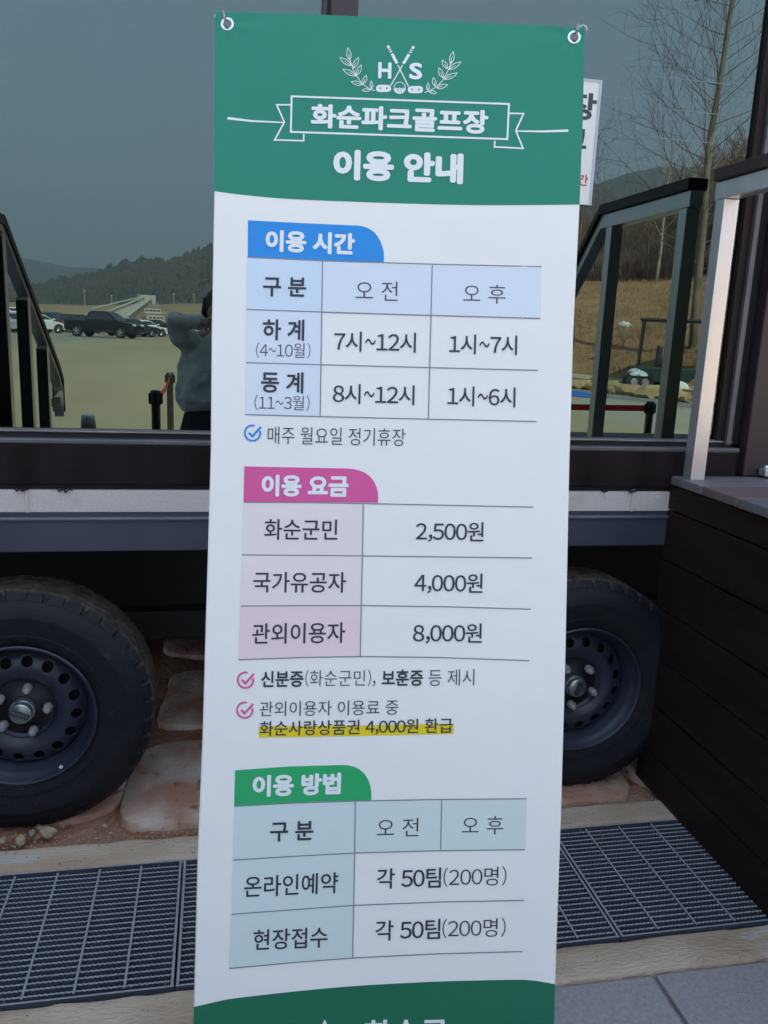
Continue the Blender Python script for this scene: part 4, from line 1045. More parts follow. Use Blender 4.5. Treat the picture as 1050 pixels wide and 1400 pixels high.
for sx in (-1, 1):
    MB().sphere((sx*0.105, 0.052, 0.040), (0.046, 0.125, 0.040), 16, 8).build('shoe', M['white'], per, smooth=True)

# ------------------------------------------------------------------ belt posts, cone
M['belt'] = mat('red_belt', (0.62, 0.02, 0.02), 0.55)
M['post'] = mat('brushed_dark_post', (0.10, 0.085, 0.07), 0.3, 0.7)
def belt_post(x, y, label):
    t = thing('belt_post', label, 'barrier post', (x, y, 0), 0, 'belt barrier posts on the lot')
    MB().lathe([(0.0, 0.035), (0.06, 0.032), (0.155, 0.014), (0.165, 0.0)], 32, axis='z').build('base', M['post'], t, smooth=True)
    MB().lathe([(0.031, 0.03), (0.031, 0.86), (0.0, 0.86)], 24, axis='z').build('pole', M['post'], t, smooth=True)
    MB().lathe([(0.033, 0.855), (0.036, 0.86), (0.036, 0.945), (0.030, 0.955), (0.0, 0.957)], 24, axis='z').build('head', M['pole'], t, smooth=True)
    for a in (0, 90, 180, 270):
        c, s_ = math.cos(R(a)), math.sin(R(a)); MB().box(0.036*c-0.012, 0.036*c+0.012, 0.036*s_-0.012, 0.036*s_+0.012, 0.862, 0.935).build('clip', M['pole'], t, bevel=0.003)
    return t
belt_post(-0.424, -3.25, 'nearer belt post at the left beside the photographer')
belt_post(-0.445, -5.40, 'farther belt post behind the photographer')
belt_post(3.40, -3.42, 'belt post mirrored at the right window between deck posts')
belt_post(1.25, -3.55, 'belt post mirrored behind the banner')
def belt(a, c, sag, label):
    b = MB(); n = 14; a, c = Vector(a), Vector(c)
    for i in range(n+1):
        t = i/n; p = a.lerp(c, t); p.z -= sag*4*t*(1-t); b.v += [(p.x, p.y, p.z-0.024), (p.x, p.y, p.z+0.024)]
    for i in range(n): b.f.append((2*i, 2*i+2, 2*i+3, 2*i+1))
    o = b.build('barrier_belt', M['belt']); s_ = o.modifiers.new('s', 'SOLIDIFY'); s_.thickness = 0.002; tag(o, label, 'barrier belt', 'red barrier belts')
belt((-0.424, -3.29, 0.90), (-0.445, -5.36, 0.90), 0.03, 'red belt strung between the two left posts')
belt((1.29, -3.55, 0.90), (3.36, -3.42, 0.90), 0.01, 'red belt mirrored in the right window')
tcn = thing('marker_cone', 'grey flat topped marker cone standing on the sunlit lot', 'cone', (-0.955, -3.8, 0))
MB().lathe([(0.0, 0.722), (0.040, 0.722), (0.047, 0.715), (0.052, 0.66)], 32, axis='z').build('cone_top', mat('grey_plastic', (0.20, 0.23, 0.26), 0.5), tcn, smooth=True)
MB().lathe([(0.052, 0.66), (0.075, 0.30), (0.092, 0.04), (0.14, 0.03), (0.145, 0.0)], 32, axis='z').build('cone_body', mat('faded_red_plastic', (0.16, 0.10, 0.10), 0.6), tcn, smooth=True)

# ------------------------------------------------------------------ cars
M['carglass'] = mat('car_glass', (0.02, 0.026, 0.03), 0.08, 0, spec=0.9)
M['carrim'] = mat('car_rim', (0.55, 0.55, 0.56), 0.25, 0.8)
M['cartrim'] = mat('car_trim', (0.015, 0.015, 0.016), 0.5)
M['lampglass'] = mat('lamp_glass', (0.75, 0.77, 0.78), 0.12)
M['taillamp'] = mat('tail_lamp', (0.45, 0.01, 0.01), 0.2)
def car(name, label, paint, kind, loc, rz, scale=1.0, group='parked cars on the far side of the lot'):
    """a car pointing +x; the body is lofted between side profiles, narrowing towards the roof"""
    t = thing(name, label, 'car' if kind != 'pickup' else 'pickup truck', loc, rz, group); t.scale = (scale,)*3
    if kind == 'pickup': L, Hh, W2 = 5.3, 1.82, 0.96; low = [(-2.65, 0.55), (-2.63, 1.08), (-2.55, 1.14), (-0.95, 1.16), (1.05, 1.14), (1.55, 1.12), (2.35, 1.02), (2.58, 0.88), (2.64, 0.50), (2.50, 0.34), (-2.5, 0.42)]; top = [(-0.98, 1.14), (-0.80, 1.72), (-0.55, 1.80), (0.30, 1.80), (0.62, 1.72), (1.42, 1.13)]; ax = (-1.62, 1.62); rw = 0.385
    elif kind == 'suv': L, Hh, W2 = 4.6, 1.7, 0.93; low = [(-2.28, 0.50), (-2.30, 0.95), (-2.20, 1.08), (-1.0, 1.06), (1.0, 1.03), (1.95, 0.92), (2.24, 0.74), (2.28, 0.42), (2.1, 0.28), (-2.15, 0.32)]; top = [(-2.22, 1.05), (-1.95, 1.60), (-1.6, 1.68), (0.1, 1.68), (0.45, 1.60), (1.25, 1.02)]; ax = (-1.38, 1.38); rw = 0.35
    elif kind == 'van': L, Hh, W2 = 5.1, 1.95, 0.96; low = [(-2.52, 0.45), (-2.54, 1.05), (-1.0, 1.10), (1.2, 1.08), (2.0, 0.98), (2.42, 0.80), (2.50, 0.42), (2.35, 0.28), (-2.4, 0.3)]; top = [(-2.50, 1.05), (-2.36, 1.82), (-2.1, 1.93), (0.5, 1.92), (0.95, 1.80), (1.75, 1.05)]; ax = (-1.5, 1.55); rw = 0.34
    else: L, Hh, W2 = 4.6, 1.45, 0.90; low = [(-2.28, 0.45), (-2.30, 0.90), (-2.2, 0.97), (-1.5, 0.98), (0.9, 0.93), (1.9, 0.80), (2.24, 0.66), (2.28, 0.40), (2.1, 0.26), (-2.1, 0.28)]; top = [(-1.85, 0.96), (-1.15, 1.38), (-0.8, 1.43), (0.05, 1.43), (0.35, 1.37), (1.15, 0.92)]; ax = (-1.35, 1.38); rw = 0.33
    def arches(poly):   # cut round wheel arches out of the bottom edge
        z0 = poly[-1][1]; out = list(poly[:-1]); e = poly[-1]
        st_ = poly[-2]
        for axx in sorted(ax, reverse=True):
            r_ = rw+0.07
            for k in range(9):
                a = PI*k/8; out.append((axx+r_*math.cos(a), max(z0, rw+r_*math.sin(a)*0.95) if 0 < k < 8 else z0))
        out.append(e); return out
    lowp = arches(low); b = MB(); n = len(lowp)
    def loft(b, poly, ws):
        k0 = len(b.v); n = len(poly)
        zc = [p[1] for p in poly]
        for y in ws:
            for (x, z) in poly: b.v.append((x, y[0]-(max(0, z-y[2])*y[1] if y[1] else 0), z))
    ws = [-W2, W2]
    zs = 0.75
    for sgn in (-1, 1):
        for (x, z) in lowp:
            tp = max(0, abs(x)-L/2*0.72)/(L/2*0.28); yy = W2-0.16*tp**2-0.05*max(0, z-zs)
            b.v.append((x, sgn*yy, z))
    b.f += [tuple(range(n)), tuple(reversed(range(n, 2*n)))]
    for i in range(n): b.f.append((i, n+i, n+(i+1) % n, (i+1) % n))
    o = b.build('body', paint, t, smooth=True, bevel=0.05)
    zl = top[0][1]; m_ = len(top); b = MB()
    for sgn in (-1, 1):
        for (x, z) in top: b.v.append((x, sgn*(W2-0.06-0.33*(z-zl)), z))
    b.f += [tuple(range(m_)), tuple(reversed(range(m_, 2*m_)))]
    for i in range(m_-1): b.f.append((i, m_+i, m_+i+1, i+1))
    b.build('cabin', paint, t, smooth=True, bevel=0.04)
    # glazing: side windows, windscreen, rear window as panels just proud of the cabin
    zt = max(z for _, z in top)
    for sgn in (-1, 1):
        def yy(z): return sgn*(W2-0.06-0.33*(z-zl)+0.006)
        xb0, xt0, xt1, xb1 = top[0][0], top[1][0], top[-2][0], top[-1][0]
        za, zb_ = zl+0.07, zt-0.10
        def xl_(z): return xb0+(xt0-xb0)*(z-zl)/(top[1][1]-zl)+0.10
        def xr_(z): return xb1+(xt1-xb1)*(z-zl)/(top[-2][1]-zl)-0.12
        cuts = [0.0, 0.47, 1.0] if kind in ('sedan', 'pickup') else [0.0, 0.30, 0.62, 1.0]
        for q0, q1 in zip(cuts, cuts[1:]):
            P = []
            for z, s0, s1 in ((za, q0+0.02, q1-0.02), (zb_, q0+0.02, q1-0.02)):
                a, c = xl_(z), xr_(z); P.append([(a+(c-a)*s0, yy(z), z), (a+(c-a)*s1, yy(z), z)])
            bb = MB().add([P[0][0], P[0][1], P[1][1], P[1][0]], [(0, 1, 2, 3)]); w_ = bb.build('window', M['carglass'], t); sm = w_.modifiers.new('s', 'SOLIDIFY'); sm.thickness = 0.01
    for (a, c), nm in (((top[-2], top[-1]), 'windscreen'), ((top[1], top[0]), 'rear_window')):
        bb = MB(); nx_ = 0.012 if nm == 'windscreen' else -0.012
        for u in (0.10, 0.92):
            x = a[0]+(c[0]-a[0])*u; z = a[1]+(c[1]-a[1])*u; h_ = W2-0.06-0.33*(z-zl)-0.08; bb.v += [(x+nx_, -h_, z+0.008), (x+nx_, h_, z+0.008)]
        bb.f.append((0, 1, 3, 2)); w_ = bb.build(nm, M['carglass'], t); sm = w_.modifiers.new('s', 'SOLIDIFY'); sm.thickness = 0.01
    for axx in ax:
        for sgn in (-1, 1):
            yc = sgn*(W2-0.12)
            wv = MB().lathe([(rw*0.62, -0.11), (rw*0.9, -0.11), (rw, -0.08), (rw, 0.08), (rw*0.9, 0.11), (rw*0.62, 0.11)], 28, close=True, c=(axx, yc, rw)).build('wheel', M['tyre'], t, smooth=True)
            r5 = MB().lathe([(rw*0.66, sgn*0.09), (rw*0.60, sgn*0.10), (rw*0.56, sgn*0.06)], 28, c=(axx, yc, rw)).lathe([(rw*0.16, sgn*0.105), (0.001, sgn*0.105)], 14, c=(axx, yc, rw))
            for k in range(5):
                a = 2*PI*k/5+0.3; c_, s_ = math.cos(a), math.sin(a)
                for da in (-0.13, 0.13):
                    a2 = a+da; r5.tube([(axx+rw*0.14*c_, yc+sgn*0.10, rw+rw*0.14*s_), (axx+rw*0.60*math.cos(a2), yc+sgn*0.095, rw+rw*0.60*math.sin(a2))], 0.022, 5)
            r5.build('wheel_rim', M['carrim'], wv, smooth=False)
            MB().lathe([(rw*0.62, sgn*0.03), (0.001, sgn*0.03)], 20, c=(axx, yc, rw)).build('wheel_well', M['cartrim'], wv)
    fx = L/2-0.10
    for sgn in (-1, 1):
        MB().box(fx-0.16, fx-0.02+0.06, sgn*(W2-0.36)-0.16, sgn*(W2-0.36)+0.16, 0.68 if kind != 'pickup' else 0.84, 0.80 if kind != 'pickup' else 0.98).build('headlight', M['lampglass'], t, bevel=0.02)
        MB().box(-L/2-0.01, -L/2+0.10, sgn*(W2-0.20)-0.10, sgn*(W2-0.20)+0.10, 0.80, 1.02).build('tail_light', M['taillamp'], t, bevel=0.02)
        MB().box(top[-1][0]-0.25, top[-1][0]-0.08, sgn*(W2+0.02)-0.08, sgn*(W2+0.02)+0.08, zl+0.04, zl+0.16).build('mirror', paint, t, bevel=0.03)
    MB().box(fx+0.03, fx+0.085, -W2+0.5, W2-0.5, 0.48, 0.66).build('grille', M['cartrim'], t, bevel=0.01)
    for sgn in (-1, 1):   # door seams
        for xs in (top[0][0]*0.25+top[-1][0]*0.05, top[-1][0]*0.82):
            MB().box(xs-0.008, xs+0.008, sgn*(W2-0.015)-0.01, sgn*(W2-0.015)+0.01, 0.45, zl-0.03).build('door_seam', M['cartrim'], t)
    return t
pb = mat('black_car_paint', (0.008, 0.009, 0.013), 0.25, 0, coat=0.1, spec=0.3)
pw = mat('white_car_paint', (0.72, 0.73, 0.72), 0.25, 0, coat=0.6)
ps_ = mat('silver_car_paint', (0.45, 0.48, 0.50), 0.25, 0.5, coat=0.6)
pg = mat('dark_green_car_paint', (0.03, 0.10, 0.09), 0.25, 0, coat=0.6)
pn = mat('navy_car_paint', (0.02, 0.03, 0.06), 0.2, 0, coat=0.8)
pk = mat('slate_car_paint', (0.10, 0.13, 0.16), 0.25, 0.3, coat=0.6)
car('pickup_truck', 'black crew cab pickup nearest on the lot, mirrored left of the banner', pb, 'pickup', (-8.85, -67.7, 0), R(20), 1.13)
car('parked_car', 'navy sedan directly behind the pickup nose', pn, 'sedan', (-7.6, -76.0, 0), R(-28), 1.1)
car('parked_car', 'white fronted sedan right of the pickup', pw, 'sedan', (-6.9, -79.5, 0), R(-35), 1.05)
car('parked_car', 'black sedan at the right end of the row', pb, 'sedan', (-6.3, -86.0, 0), R(-32), 1.1)
car('parked_car', 'white sedan just left of the pickup tail', pw, 'sedan', (-16.0, -78.0, 0), R(-38), 1.15)
car('parked_car', 'navy hatchback at the left edge by the handrail', pn, 'suv', (-18.6, -80.0, 0), R(-45), 1.0)
car('parked_car', 'silver sedan behind the handrail at far left', ps_, 'sedan', (-20.5, -79.0, 0), R(-42), 1.1)
car('parked_car', 'dark green wagon behind the white sedan', pg, 'suv', (-16.6, -90.0, 0), R(-35), 1.15)
car('parked_car', 'white van rising above the other left cars', pw, 'van', (-22.2, -96.0, 0), R(-30), 1.2)
car('parked_car', 'black hatchback just behind the pickup bed', pb, 'suv', (-13.5, -86.0, 0), R(-30), 1.05)
car('parked_car', 'slate sedan half hidden behind the stair posts', pk, 'sedan', (-24.5, -84.0, 0), R(-40), 1.1)
car('parked_car', 'silver hatchback between the white sedan and the handrail', ps_, 'suv', (-17.2, -73.5, 0), R(-32), 1.0)
car('parked_car', 'white hatchback peeking over the silver one', pw, 'suv', (-18.9, -88.5, 0), R(-30), 1.1)
car('parked_car', 'pale green sedan in the back row left of the pickup cab', pg, 'sedan', (-13.6, -95.0, 0), R(-34), 1.2)
car('parked_car', 'silver sedan in the back row above the pickup nose', ps_, 'sedan', (-9.2, -88.0, 0), R(-30), 1.15)
car('parked_car', 'tiny white car far off at the edge of the lot', pw, 'sedan', (-5.0, -120.0, 0), R(-60), 1.1)

# ------------------------------------------------------------------ booth, ramp, lamp posts beyond the lot
M['cream'] = mat('cream_panel', (0.46, 0.42, 0.34), 0.7)
M['brownwin'] = mat('dark_window', (0.03, 0.035, 0.04), 0.2)
bt = thing('ticket_booth', 'small cream two level booth beyond the parked cars', 'booth', (-8.9, -126, 0)); bt.scale = (0.84,)*3
MB().box(-1.5, 1.5, -1.3, 1.3, 0, 2.9).build('wall', M['cream'], bt, bevel=0.03)
MB().box(-2.3, -1.52, -1.2, 1.2, 0, 2.5).build('annex_wall', mat('brown_panel', (0.14, 0.10, 0.08), 0.7), bt, bevel=0.03)
MB().box(-1.7, 1.7, -1.5, 1.5, 2.92, 3.05).build('roof', M['cream'], bt, bevel=0.03)
MB().box(-1.9, 0.9, -0.9, 0.9, 3.06, 3.8).build('upper_wall', M['cream'], bt, bevel=0.03)
for k in range(4):
    MB().box(-1.05+k*0.62, -0.62+k*0.62, 1.302, 1.33, 2.15, 2.42).build('window', M['brownwin'], bt)
    MB().box(-1.75+k*0.66, -1.25+k*0.66, 0.902, 0.93, 3.35, 3.6).build('window', M['brownwin'], bt)
for x in (-1.2, -0.2, 0.3): MB().tube([(x, 0, 3.8), (x, 0, 4.9)], 0.04, 6).build('mast', M['cream'], bt)
rp = thing('sloping_ramp', 'pale concrete ramp climbing the brown bank behind the cars', 'ramp', (0, 0, 0))
b = MB().add([(-17.6, -139, 2.0), (-13.9, -137, 2.0), (-12.2, -163, 5.3), (-13.6, -164, 5.3), (-17.6, -139, 0.5), (-13.9, -137, 0.5), (-12.2, -163, 3.0), (-13.6, -164, 3.0)], [(0, 1, 2, 3), (0, 4, 5, 1), (1, 5, 6, 2), (2, 6, 7, 3), (3, 7, 4, 0)])
b.build('ramp_deck', M['cream'], rp)
for (x0, y0, z0), (x1, y1, z1_) in (((-17.7, -139, 2.4), (-13.7, -164, 5.8)), ((-13.7, -137, 2.3), (-12.1, -163, 5.7)), ((-19.8, -141, 3.0), (-14.0, -165, 5.9))):
    MB().tube([(x0, y0, z0), (x1, y1, z1_)], 0.16, 6).build('parapet', mat('pale_parapet', (0.5, 0.5, 0.44), 0.7), rp)
MB().box(-14.4, -11.6, -166, -164, 4.4, 6.2).build('landing', M['cream'], rp)
for i, (x, y, z0, h) in enumerate(((-24.5, -165, 3.4, 3.0), (-20.0, -168, 3.6, 2.2), (-15.4, -172, 4.0, 2.4), (-8.5, -170, 4.2, 2.6), (-4.6, -168, 4.4, 2.4))):
    t = thing('lamp_post', ['pale lamp post on the bank nearest the handrail', 'second lamp post on the bank above the white cars', 'lamp post on the bank just left of the ramp top', 'lamp post standing right of the booth', 'rightmost lamp post on the bank beside the photographer'][i], 'lamp post', (x, y, z0), 0, 'lamp posts on the far bank')
    MB().tube([(0, 0, 0), (0, 0, h)], [0.07, 0.05], 6).build('pole', M['cream'], t)
    MB().sphere((0, 0, h), 0.14, 8, 6).build('lamp_head', M['white'], t)

# ------------------------------------------------------------------ banks and hills (behind the camera, seen in the glass)
M['drygrass'] = mat('dry_brown_grass', (0.235, 0.128, 0.060), 0.95, 0, (0.33, 0.20, 0.088), 0.5, 9, bump=0.7, bscale=5, sharp=(0.3, 0.7))
add_speck(M['drygrass'], (0.15, 0.10, 0.055), 1.1, 0.52, 0.25)
M['drygrass_far'] = mat('dry_grass_bank', (0.25, 0.17, 0.09), 0.95, 0, (0.32, 0.24, 0.13), 0.06, 6)
M['forest'] = mat('winter_forest', (0.075, 0.062, 0.045), 0.95, 0, (0.045, 0.055, 0.035), 0.035, 8, bump=1.0, bscale=0.4)
M['forest_far'] = mat('far_wooded_hill', (0.06, 0.065, 0.05), 0.95, 0, (0.045, 0.05, 0.04), 0.01, 6)
def ridge(name, pts, depth, ma, amp, nsc, rows=10, step=4.0, base=-0.4, kind='structure', front=0.25):
    """pts: (x, y, z) along the crest; the ground rises from `depth` in front of the crest and falls behind"""
    out = []
    for (a, c) in zip(pts, pts[1:]):
        A, C_ = Vector(a), Vector(c); n = max(1, int((C_-A).length/step))
        for k in range(n): out.append(A.lerp(C_, k/n))
    out.append(Vector(pts[-1])); b = MB(); m_ = rows*2+1
    for p in out:
        rad = Vector((p.x, p.y+1.95, 0)).normalized()
        for k in range(m_):
            s_ = k/rows-1    # -1 front foot, 0 crest, 1 back
            h_ = math.cos(s_*PI/2)**1.15
            q = p+rad*s_*depth*(1 if s_ < 0 else front)
            nn = noise.noise(Vector((q.x*nsc, q.y*nsc, 0)))*amp+noise.noise(Vector((q.x*nsc*3.1, q.y*nsc*3.1, 7)))*amp*0.5
            b.v.append((q.x, q.y, base+(p.z-base)*h_+nn*min(1, h_*3)))
    for i in range(len(out)-1):
        for k in range(m_-1):
            a = i*m_+k; b.f.append((a, a+1, a+m_+1, a+m_))
    o = b.build(name, ma, smooth=True); o['kind'] = kind; return o
ridge('far_hill', [(-700, -1500, 150), (-480, -1450, 120), (-296, -1400, 84), (-230, -1400, 79), (-166, -1400, 72), (-60, -1420, 70), (120, -1400, 90), (420, -1350, 130)], 500, M['forest_far'], 6, 0.02, step=12)
ridge('wooded_hill', [(-190, -430, 10), (-120, -410, 13), (-77, -400, 13), (-60, -400, 17), (-44, -398, 22), (-33, -398, 25), (-22, -396, 24.5), (-2.5, -392, 32), (40, -385, 45), (110, -380, 60)], 150, M['forest'], 1.6, 0.12, step=2.0, rows=30)
ridge('far_bank', [(-150, -180, 3.2), (-60, -170, 3.4), (-26, -165, 3.8), (-13, -163, 4.5), (0, -160, 5.2), (16, -150, 6.5)], 26, M['drygrass_far'], 0.25, 0.2, step=2.0, rows=8, front=2.5)
ridge('right_far_hill', [(70, -520, 60), (150, -510, 62), (190, -500, 74), (219, -497, 86), (245, -497, 97), (266, -497, 100), (310, -500, 104), (420, -560, 150), (560, -700, 160)], 280, M['forest_far'], 4, 0.03, step=6, rows=14)
# the grassy bank right of the lot
b = MB(); NX, NV = 130, 60
foot = smooth_tab([(30, -4), (17.5, -9.5), (13.4, -14.0), (11.9, -18.2), (10.9, -21.8), (7.6, -28), (2.5, -42), (2, -70), (6, -110), (10, -140)])
def bank_pt(i, j):
    f_ = i/NX*(len(foot)-1); k = min(int(f_), len(foot)-2); t = f_-k
    fx = foot[k][0]+(foot[k+1][0]-foot[k][0])*t; fy = foot[k][1]+(foot[k+1][1]-foot[k][1])*t
    d = j/NV*46; ang = Vector((fx+6, fy-2)).normalized()
    w_ = max(0.0, min(1.0, (fy+34)/14)); w_ = w_*w_*(3-2*w_); ang = (ang*(1-w_)+Vector((0.62, -0.78))*w_).normalized()
    z = 0.30+3.9*(1-math.exp(-d/8.5))+0.045*d+max(0, d-17)*0.115
    x, y = fx+ang.x*d, fy+ang.y*d
    z += 0.12*noise.noise(Vector((x*0.8, y*0.8, 0)))+0.3*noise.noise(Vector((x*0.15, y*0.15, 3)))
    if j == 0: z = -0.1
    return x, y, z
for i in range(NX+1):
    for j in range(NV+1): b.v.append(bank_pt(i, j))
for i in range(NX):
    for j in range(NV):
        a = i*(NV+1)+j; b.f.append((a, a+1, a+NV+2, a+NV+1))
o = b.build('grass_bank', M['drygrass'], smooth=True); o['kind'] = 'structure'
def bank_z(x, y):
    best = None; bd = 1e9
    for v in BV:
        d = (v[0]-x)**2+(v[1]-y)**2
        if d < bd: bd = d; best = v[2]
    return best
BV = b.v[::3]
# tufts of dry grass
random.seed(21); b = MB()
for i in range(30000):
    ii = random.uniform(0.20*NX, 0.60*NX); jj = random.uniform(0.5, 34)
    x, y, z = bank_pt(ii, jj); h = random.uniform(0.06, 0.22); a = random.uniform(0, PI); w_ = random.uniform(0.006, 0.016); lx, ly = random.uniform(-.1, .1), random.uniform(-.1, .1)
    b.add([(x-w_*math.cos(a), y-w_*math.sin(a), z-0.05), (x+w_*math.cos(a), y+w_*math.sin(a), z-0.05), (x+lx, y+ly, z+h)], [(0, 1, 2)])
o = b.build('dry_grass', mat('straw_tufts', (0.33, 0.21, 0.09), 0.95, 0, (0.23, 0.13, 0.06), 1.5)); tag(o, 'dry brown grass tufts covering the bank', 'grass', kind='stuff')
# pale kerb at the bank foot and rocks
b = MB(); fp = foot[8:46]
for i, (x, y) in enumerate(fp):
    b.v += [(x-0.35, y+0.45, -0.1), (x-0.35, y+0.45, 0.26), (x+0.35, y-0.35, 0.34), (x+0.35, y-0.35, -0.1)]
for i in range(len(fp)-1):
    a = i*4; b.f += [(a, a+4, a+5, a+1), (a+1, a+5, a+6, a+2), (a+2, a+6, a+7, a+3)]
o = b.build('bank_kerb', mat('pale_bank_kerb', (0.42, 0.38, 0.26), 0.9, 0, (0.30, 0.25, 0.16), 2)); o['kind'] = 'structure'
random.seed(9); rk = mat('ochre_boulder', (0.42, 0.30, 0.14), 0.9, 0, (0.30, 0.20, 0.10), 2, bump=0.5)
for i in range(22):
    q = foot[13+i]; r_ = random.uniform(0.22, 0.42)
    rock('boulder', (q[0]-0.75+random.uniform(-.12, .12), q[1]+0.7+random.uniform(-.2, .2), r_*0.25), (r_*1.4, r_, r_*0.55), i+20, rk, 'ochre boulder in the line of rocks along the bank foot', 'boulder', 'line of boulders along the bank foot')

# ------------------------------------------------------------------ bare trees
M['bark'] = mat('grey_brown_bark', (0.13, 0.105, 0.075), 0.9, 0, (0.19, 0.16, 0.12), 3)
M['bark_pale'] = mat('pale_birch_bark', (0.42, 0.36, 0.27), 0.9, 0, (0.30, 0.24, 0.18), 3)
M['twig'] = mat('reddish_twigs', (0.15, 0.095, 0.068), 0.9)
def tree_meshes(h, r0, style, seed, nb=26, tw=5, trunk_ma=None, twr=0.006):
    """returns trunk mesh and crown mesh (limbs, branches and twigs)"""
    rnd = random.Random(seed); tr = MB(); cr = MB()
    pts = []; rs = []; x = y = 0
    for k in range(9):
        t = k/8; pts.append((x, y, h*t)); rs.append(r0*(1-t)**0.9+0.006); x += rnd.uniform(-1, 1)*h*0.008; y += rnd.uniform(-1, 1)*h*0.008
    tr.tube(pts, rs, 7)
    def at(t):
        f_ = t*8; k = min(7, int(f_)); return Vector(pts[k]).lerp(Vector(pts[k+1]), f_-k)
    def grow(p, d, L, r_, lvl):
        n = 4; q = [p]; dd = d.copy()
        for k in range(n):
            up = 0.20 if style == 'open' else 0.10
            dd = (dd+Vector((rnd.uniform(-1, 1)*0.16, rnd.uniform(-1, 1)*0.16, up*(1 if k < 3 else -0.1)))).normalized(); q.append(q[-1]+dd*L/n)
        cr.tube(q, [r_*(1-k/(n+0.6)) for k in range(n+1)], 4 if lvl == 0 else 3, cap=False)
        if lvl < 2:
            m_ = tw if lvl == 0 else 3
            for k in range(m_):
                u = 0.25+0.7*(k+rnd.random()*0.6)/m_; s_ = u*n; i = min(n-1, int(s_)); pp = q[i].lerp(q[i+1], s_-i)
                base = (q[i+1]-q[i]).normalized(); sd_ = base.cross(Vector((rnd.uniform(-1, 1), rnd.uniform(-1, 1), rnd.uniform(-1, 1)))).normalized()
                grow(pp, (base*0.8+sd_*rnd.uniform(0.5, 0.9)).normalized(), L*rnd.uniform(0.30, 0.5), max(twr*0.6, r_*0.5), lvl+1)
    for k in range(nb):
        t = (0.16 if style == 'spire' else 0.30)+(0.80 if style == 'spire' else 0.66)*(k+rnd.random()*0.5)/nb; a = k*2.4+rnd.uniform(-.4, .4)
        L = h*(0.30*(1-t)**0.75+0.03) if style == 'spire' else h*(0.34*(1-t)**0.5+0.05)
        el_ = rnd.uniform(0.25, 0.6) if style == 'spire' else rnd.uniform(0.6, 1.2)
        d = Vector((math.cos(a), math.sin(a), el_)).normalized(); grow(at(t), d, L, max(twr, r0*0.17*(1-t)**0.8), 0)
    return tr.mesh('trunk', trunk_ma or M['bark'], True), cr.mesh('crown', M['twig'] if trunk_ma is None else trunk_ma), h
def plant(meshes, loc, rz, sc, label, group):
    t = thing('bare_tree', label, 'tree', loc, rz, group); t.scale = (sc,)*3
    for nm, me in (('trunk', meshes[0]), ('crown', meshes[1])):
        o = bpy.data.objects.new(nm, me); col.objects.link(o); o.parent = t
    return t
big = tree_meshes(15.5, 0.118, 'spire', 4, nb=84, tw=8, twr=0.008)
plant(big, (13.35, -19.3, 0.9), 0.5, 1.0, 'tallest bare tree with straight trunk and fine side branches at upper right', None)
sm1 = tree_meshes(7.0, 0.07, 'open', 8, nb=16, tw=5, twr=0.009)
plant(sm1, (11.2, -22.8, 1.2), 1.0, 1.0, 'slender bare tree left of the tallest one', None)
kinds = [tree_meshes(5.2, 0.07, 'open', 31, nb=16, tw=4, twr=0.024), tree_meshes(5.8, 0.06, 'open', 32, nb=18, tw=4, twr=0.024), tree_meshes(4.6, 0.06, 'open', 33, nb=15, tw=4, twr=0.024)]
pale = tree_meshes(6.2, 0.07, 'open', 40, nb=14, tw=3, trunk_ma=M['bark_pale'], twr=0.014)
rnd = random.Random(5); cnt = 0
for row in range(6):
    for k in range(28):
        ii = 0.24*NX+(0.42*NX)*(k+rnd.random()*0.9)/28; jj = 22+row*3.6+rnd.uniform(-2.0, 2.5)
        x, y, z = bank_pt(ii, min(NV, jj))
        plant(kinds[cnt % 3], (x, y, z-0.1), rnd.uniform(0, 6), rnd.uniform(0.50, 0.80)*(1.35 if x/(-y) > 0.60 else 1.0), ['bare bushy brown tree of the thicket on top of the grassy bank', 'taller bare brown tree of the thicket on top of the grassy bank', 'low bare brown tree of the thicket on top of the grassy bank'][cnt % 3], 'bare trees of the thicket on the bank'); cnt += 1
for i, (x, y) in enumerate(((21.0, -33.3), (21.9, -33.6), (19.9, -33.8))):
    plant(pale, (x, y, bank_z(x, y)-0.1), i*2.0, 0.95+0.05*i, ['pale barked tree in front of the thicket by the railing post', 'second pale barked tree beside it, nearer the right', 'pale thin tree standing left of the railing post'][i], 'pale barked trees')
# undergrowth that makes the thicket read as one mass
b = MB(); rnd = random.Random(12)
for i in range(110000):
    ii = rnd.uniform(0.25*NX, 0.68*NX); jj = 20+38*rnd.random()**1.4; x, y, z = bank_pt(ii, min(NV, jj)); hh = 0.4+2.5*rnd.random()**1.3*(1 if jj > 25 else 0.45); a = rnd.uniform(0, 2*PI); lx, ly = rnd.uniform(-.5, .5), rnd.uniform(-.5, .5); w_ = rnd.uniform(0.015, 0.045)
    b.add([(x-w_, y, z-0.05), (x+w_, y+w_, z-0.05), (x+lx, y+ly, z+hh)], [(0, 1, 2)])
o = b.build('brushwood', mat('brushwood', (0.085, 0.050, 0.040), 0.95, 0, (0.19, 0.125, 0.088), 0.8)); tag(o, 'tangled brown brushwood between the bare trees', 'brushwood', kind='stuff')
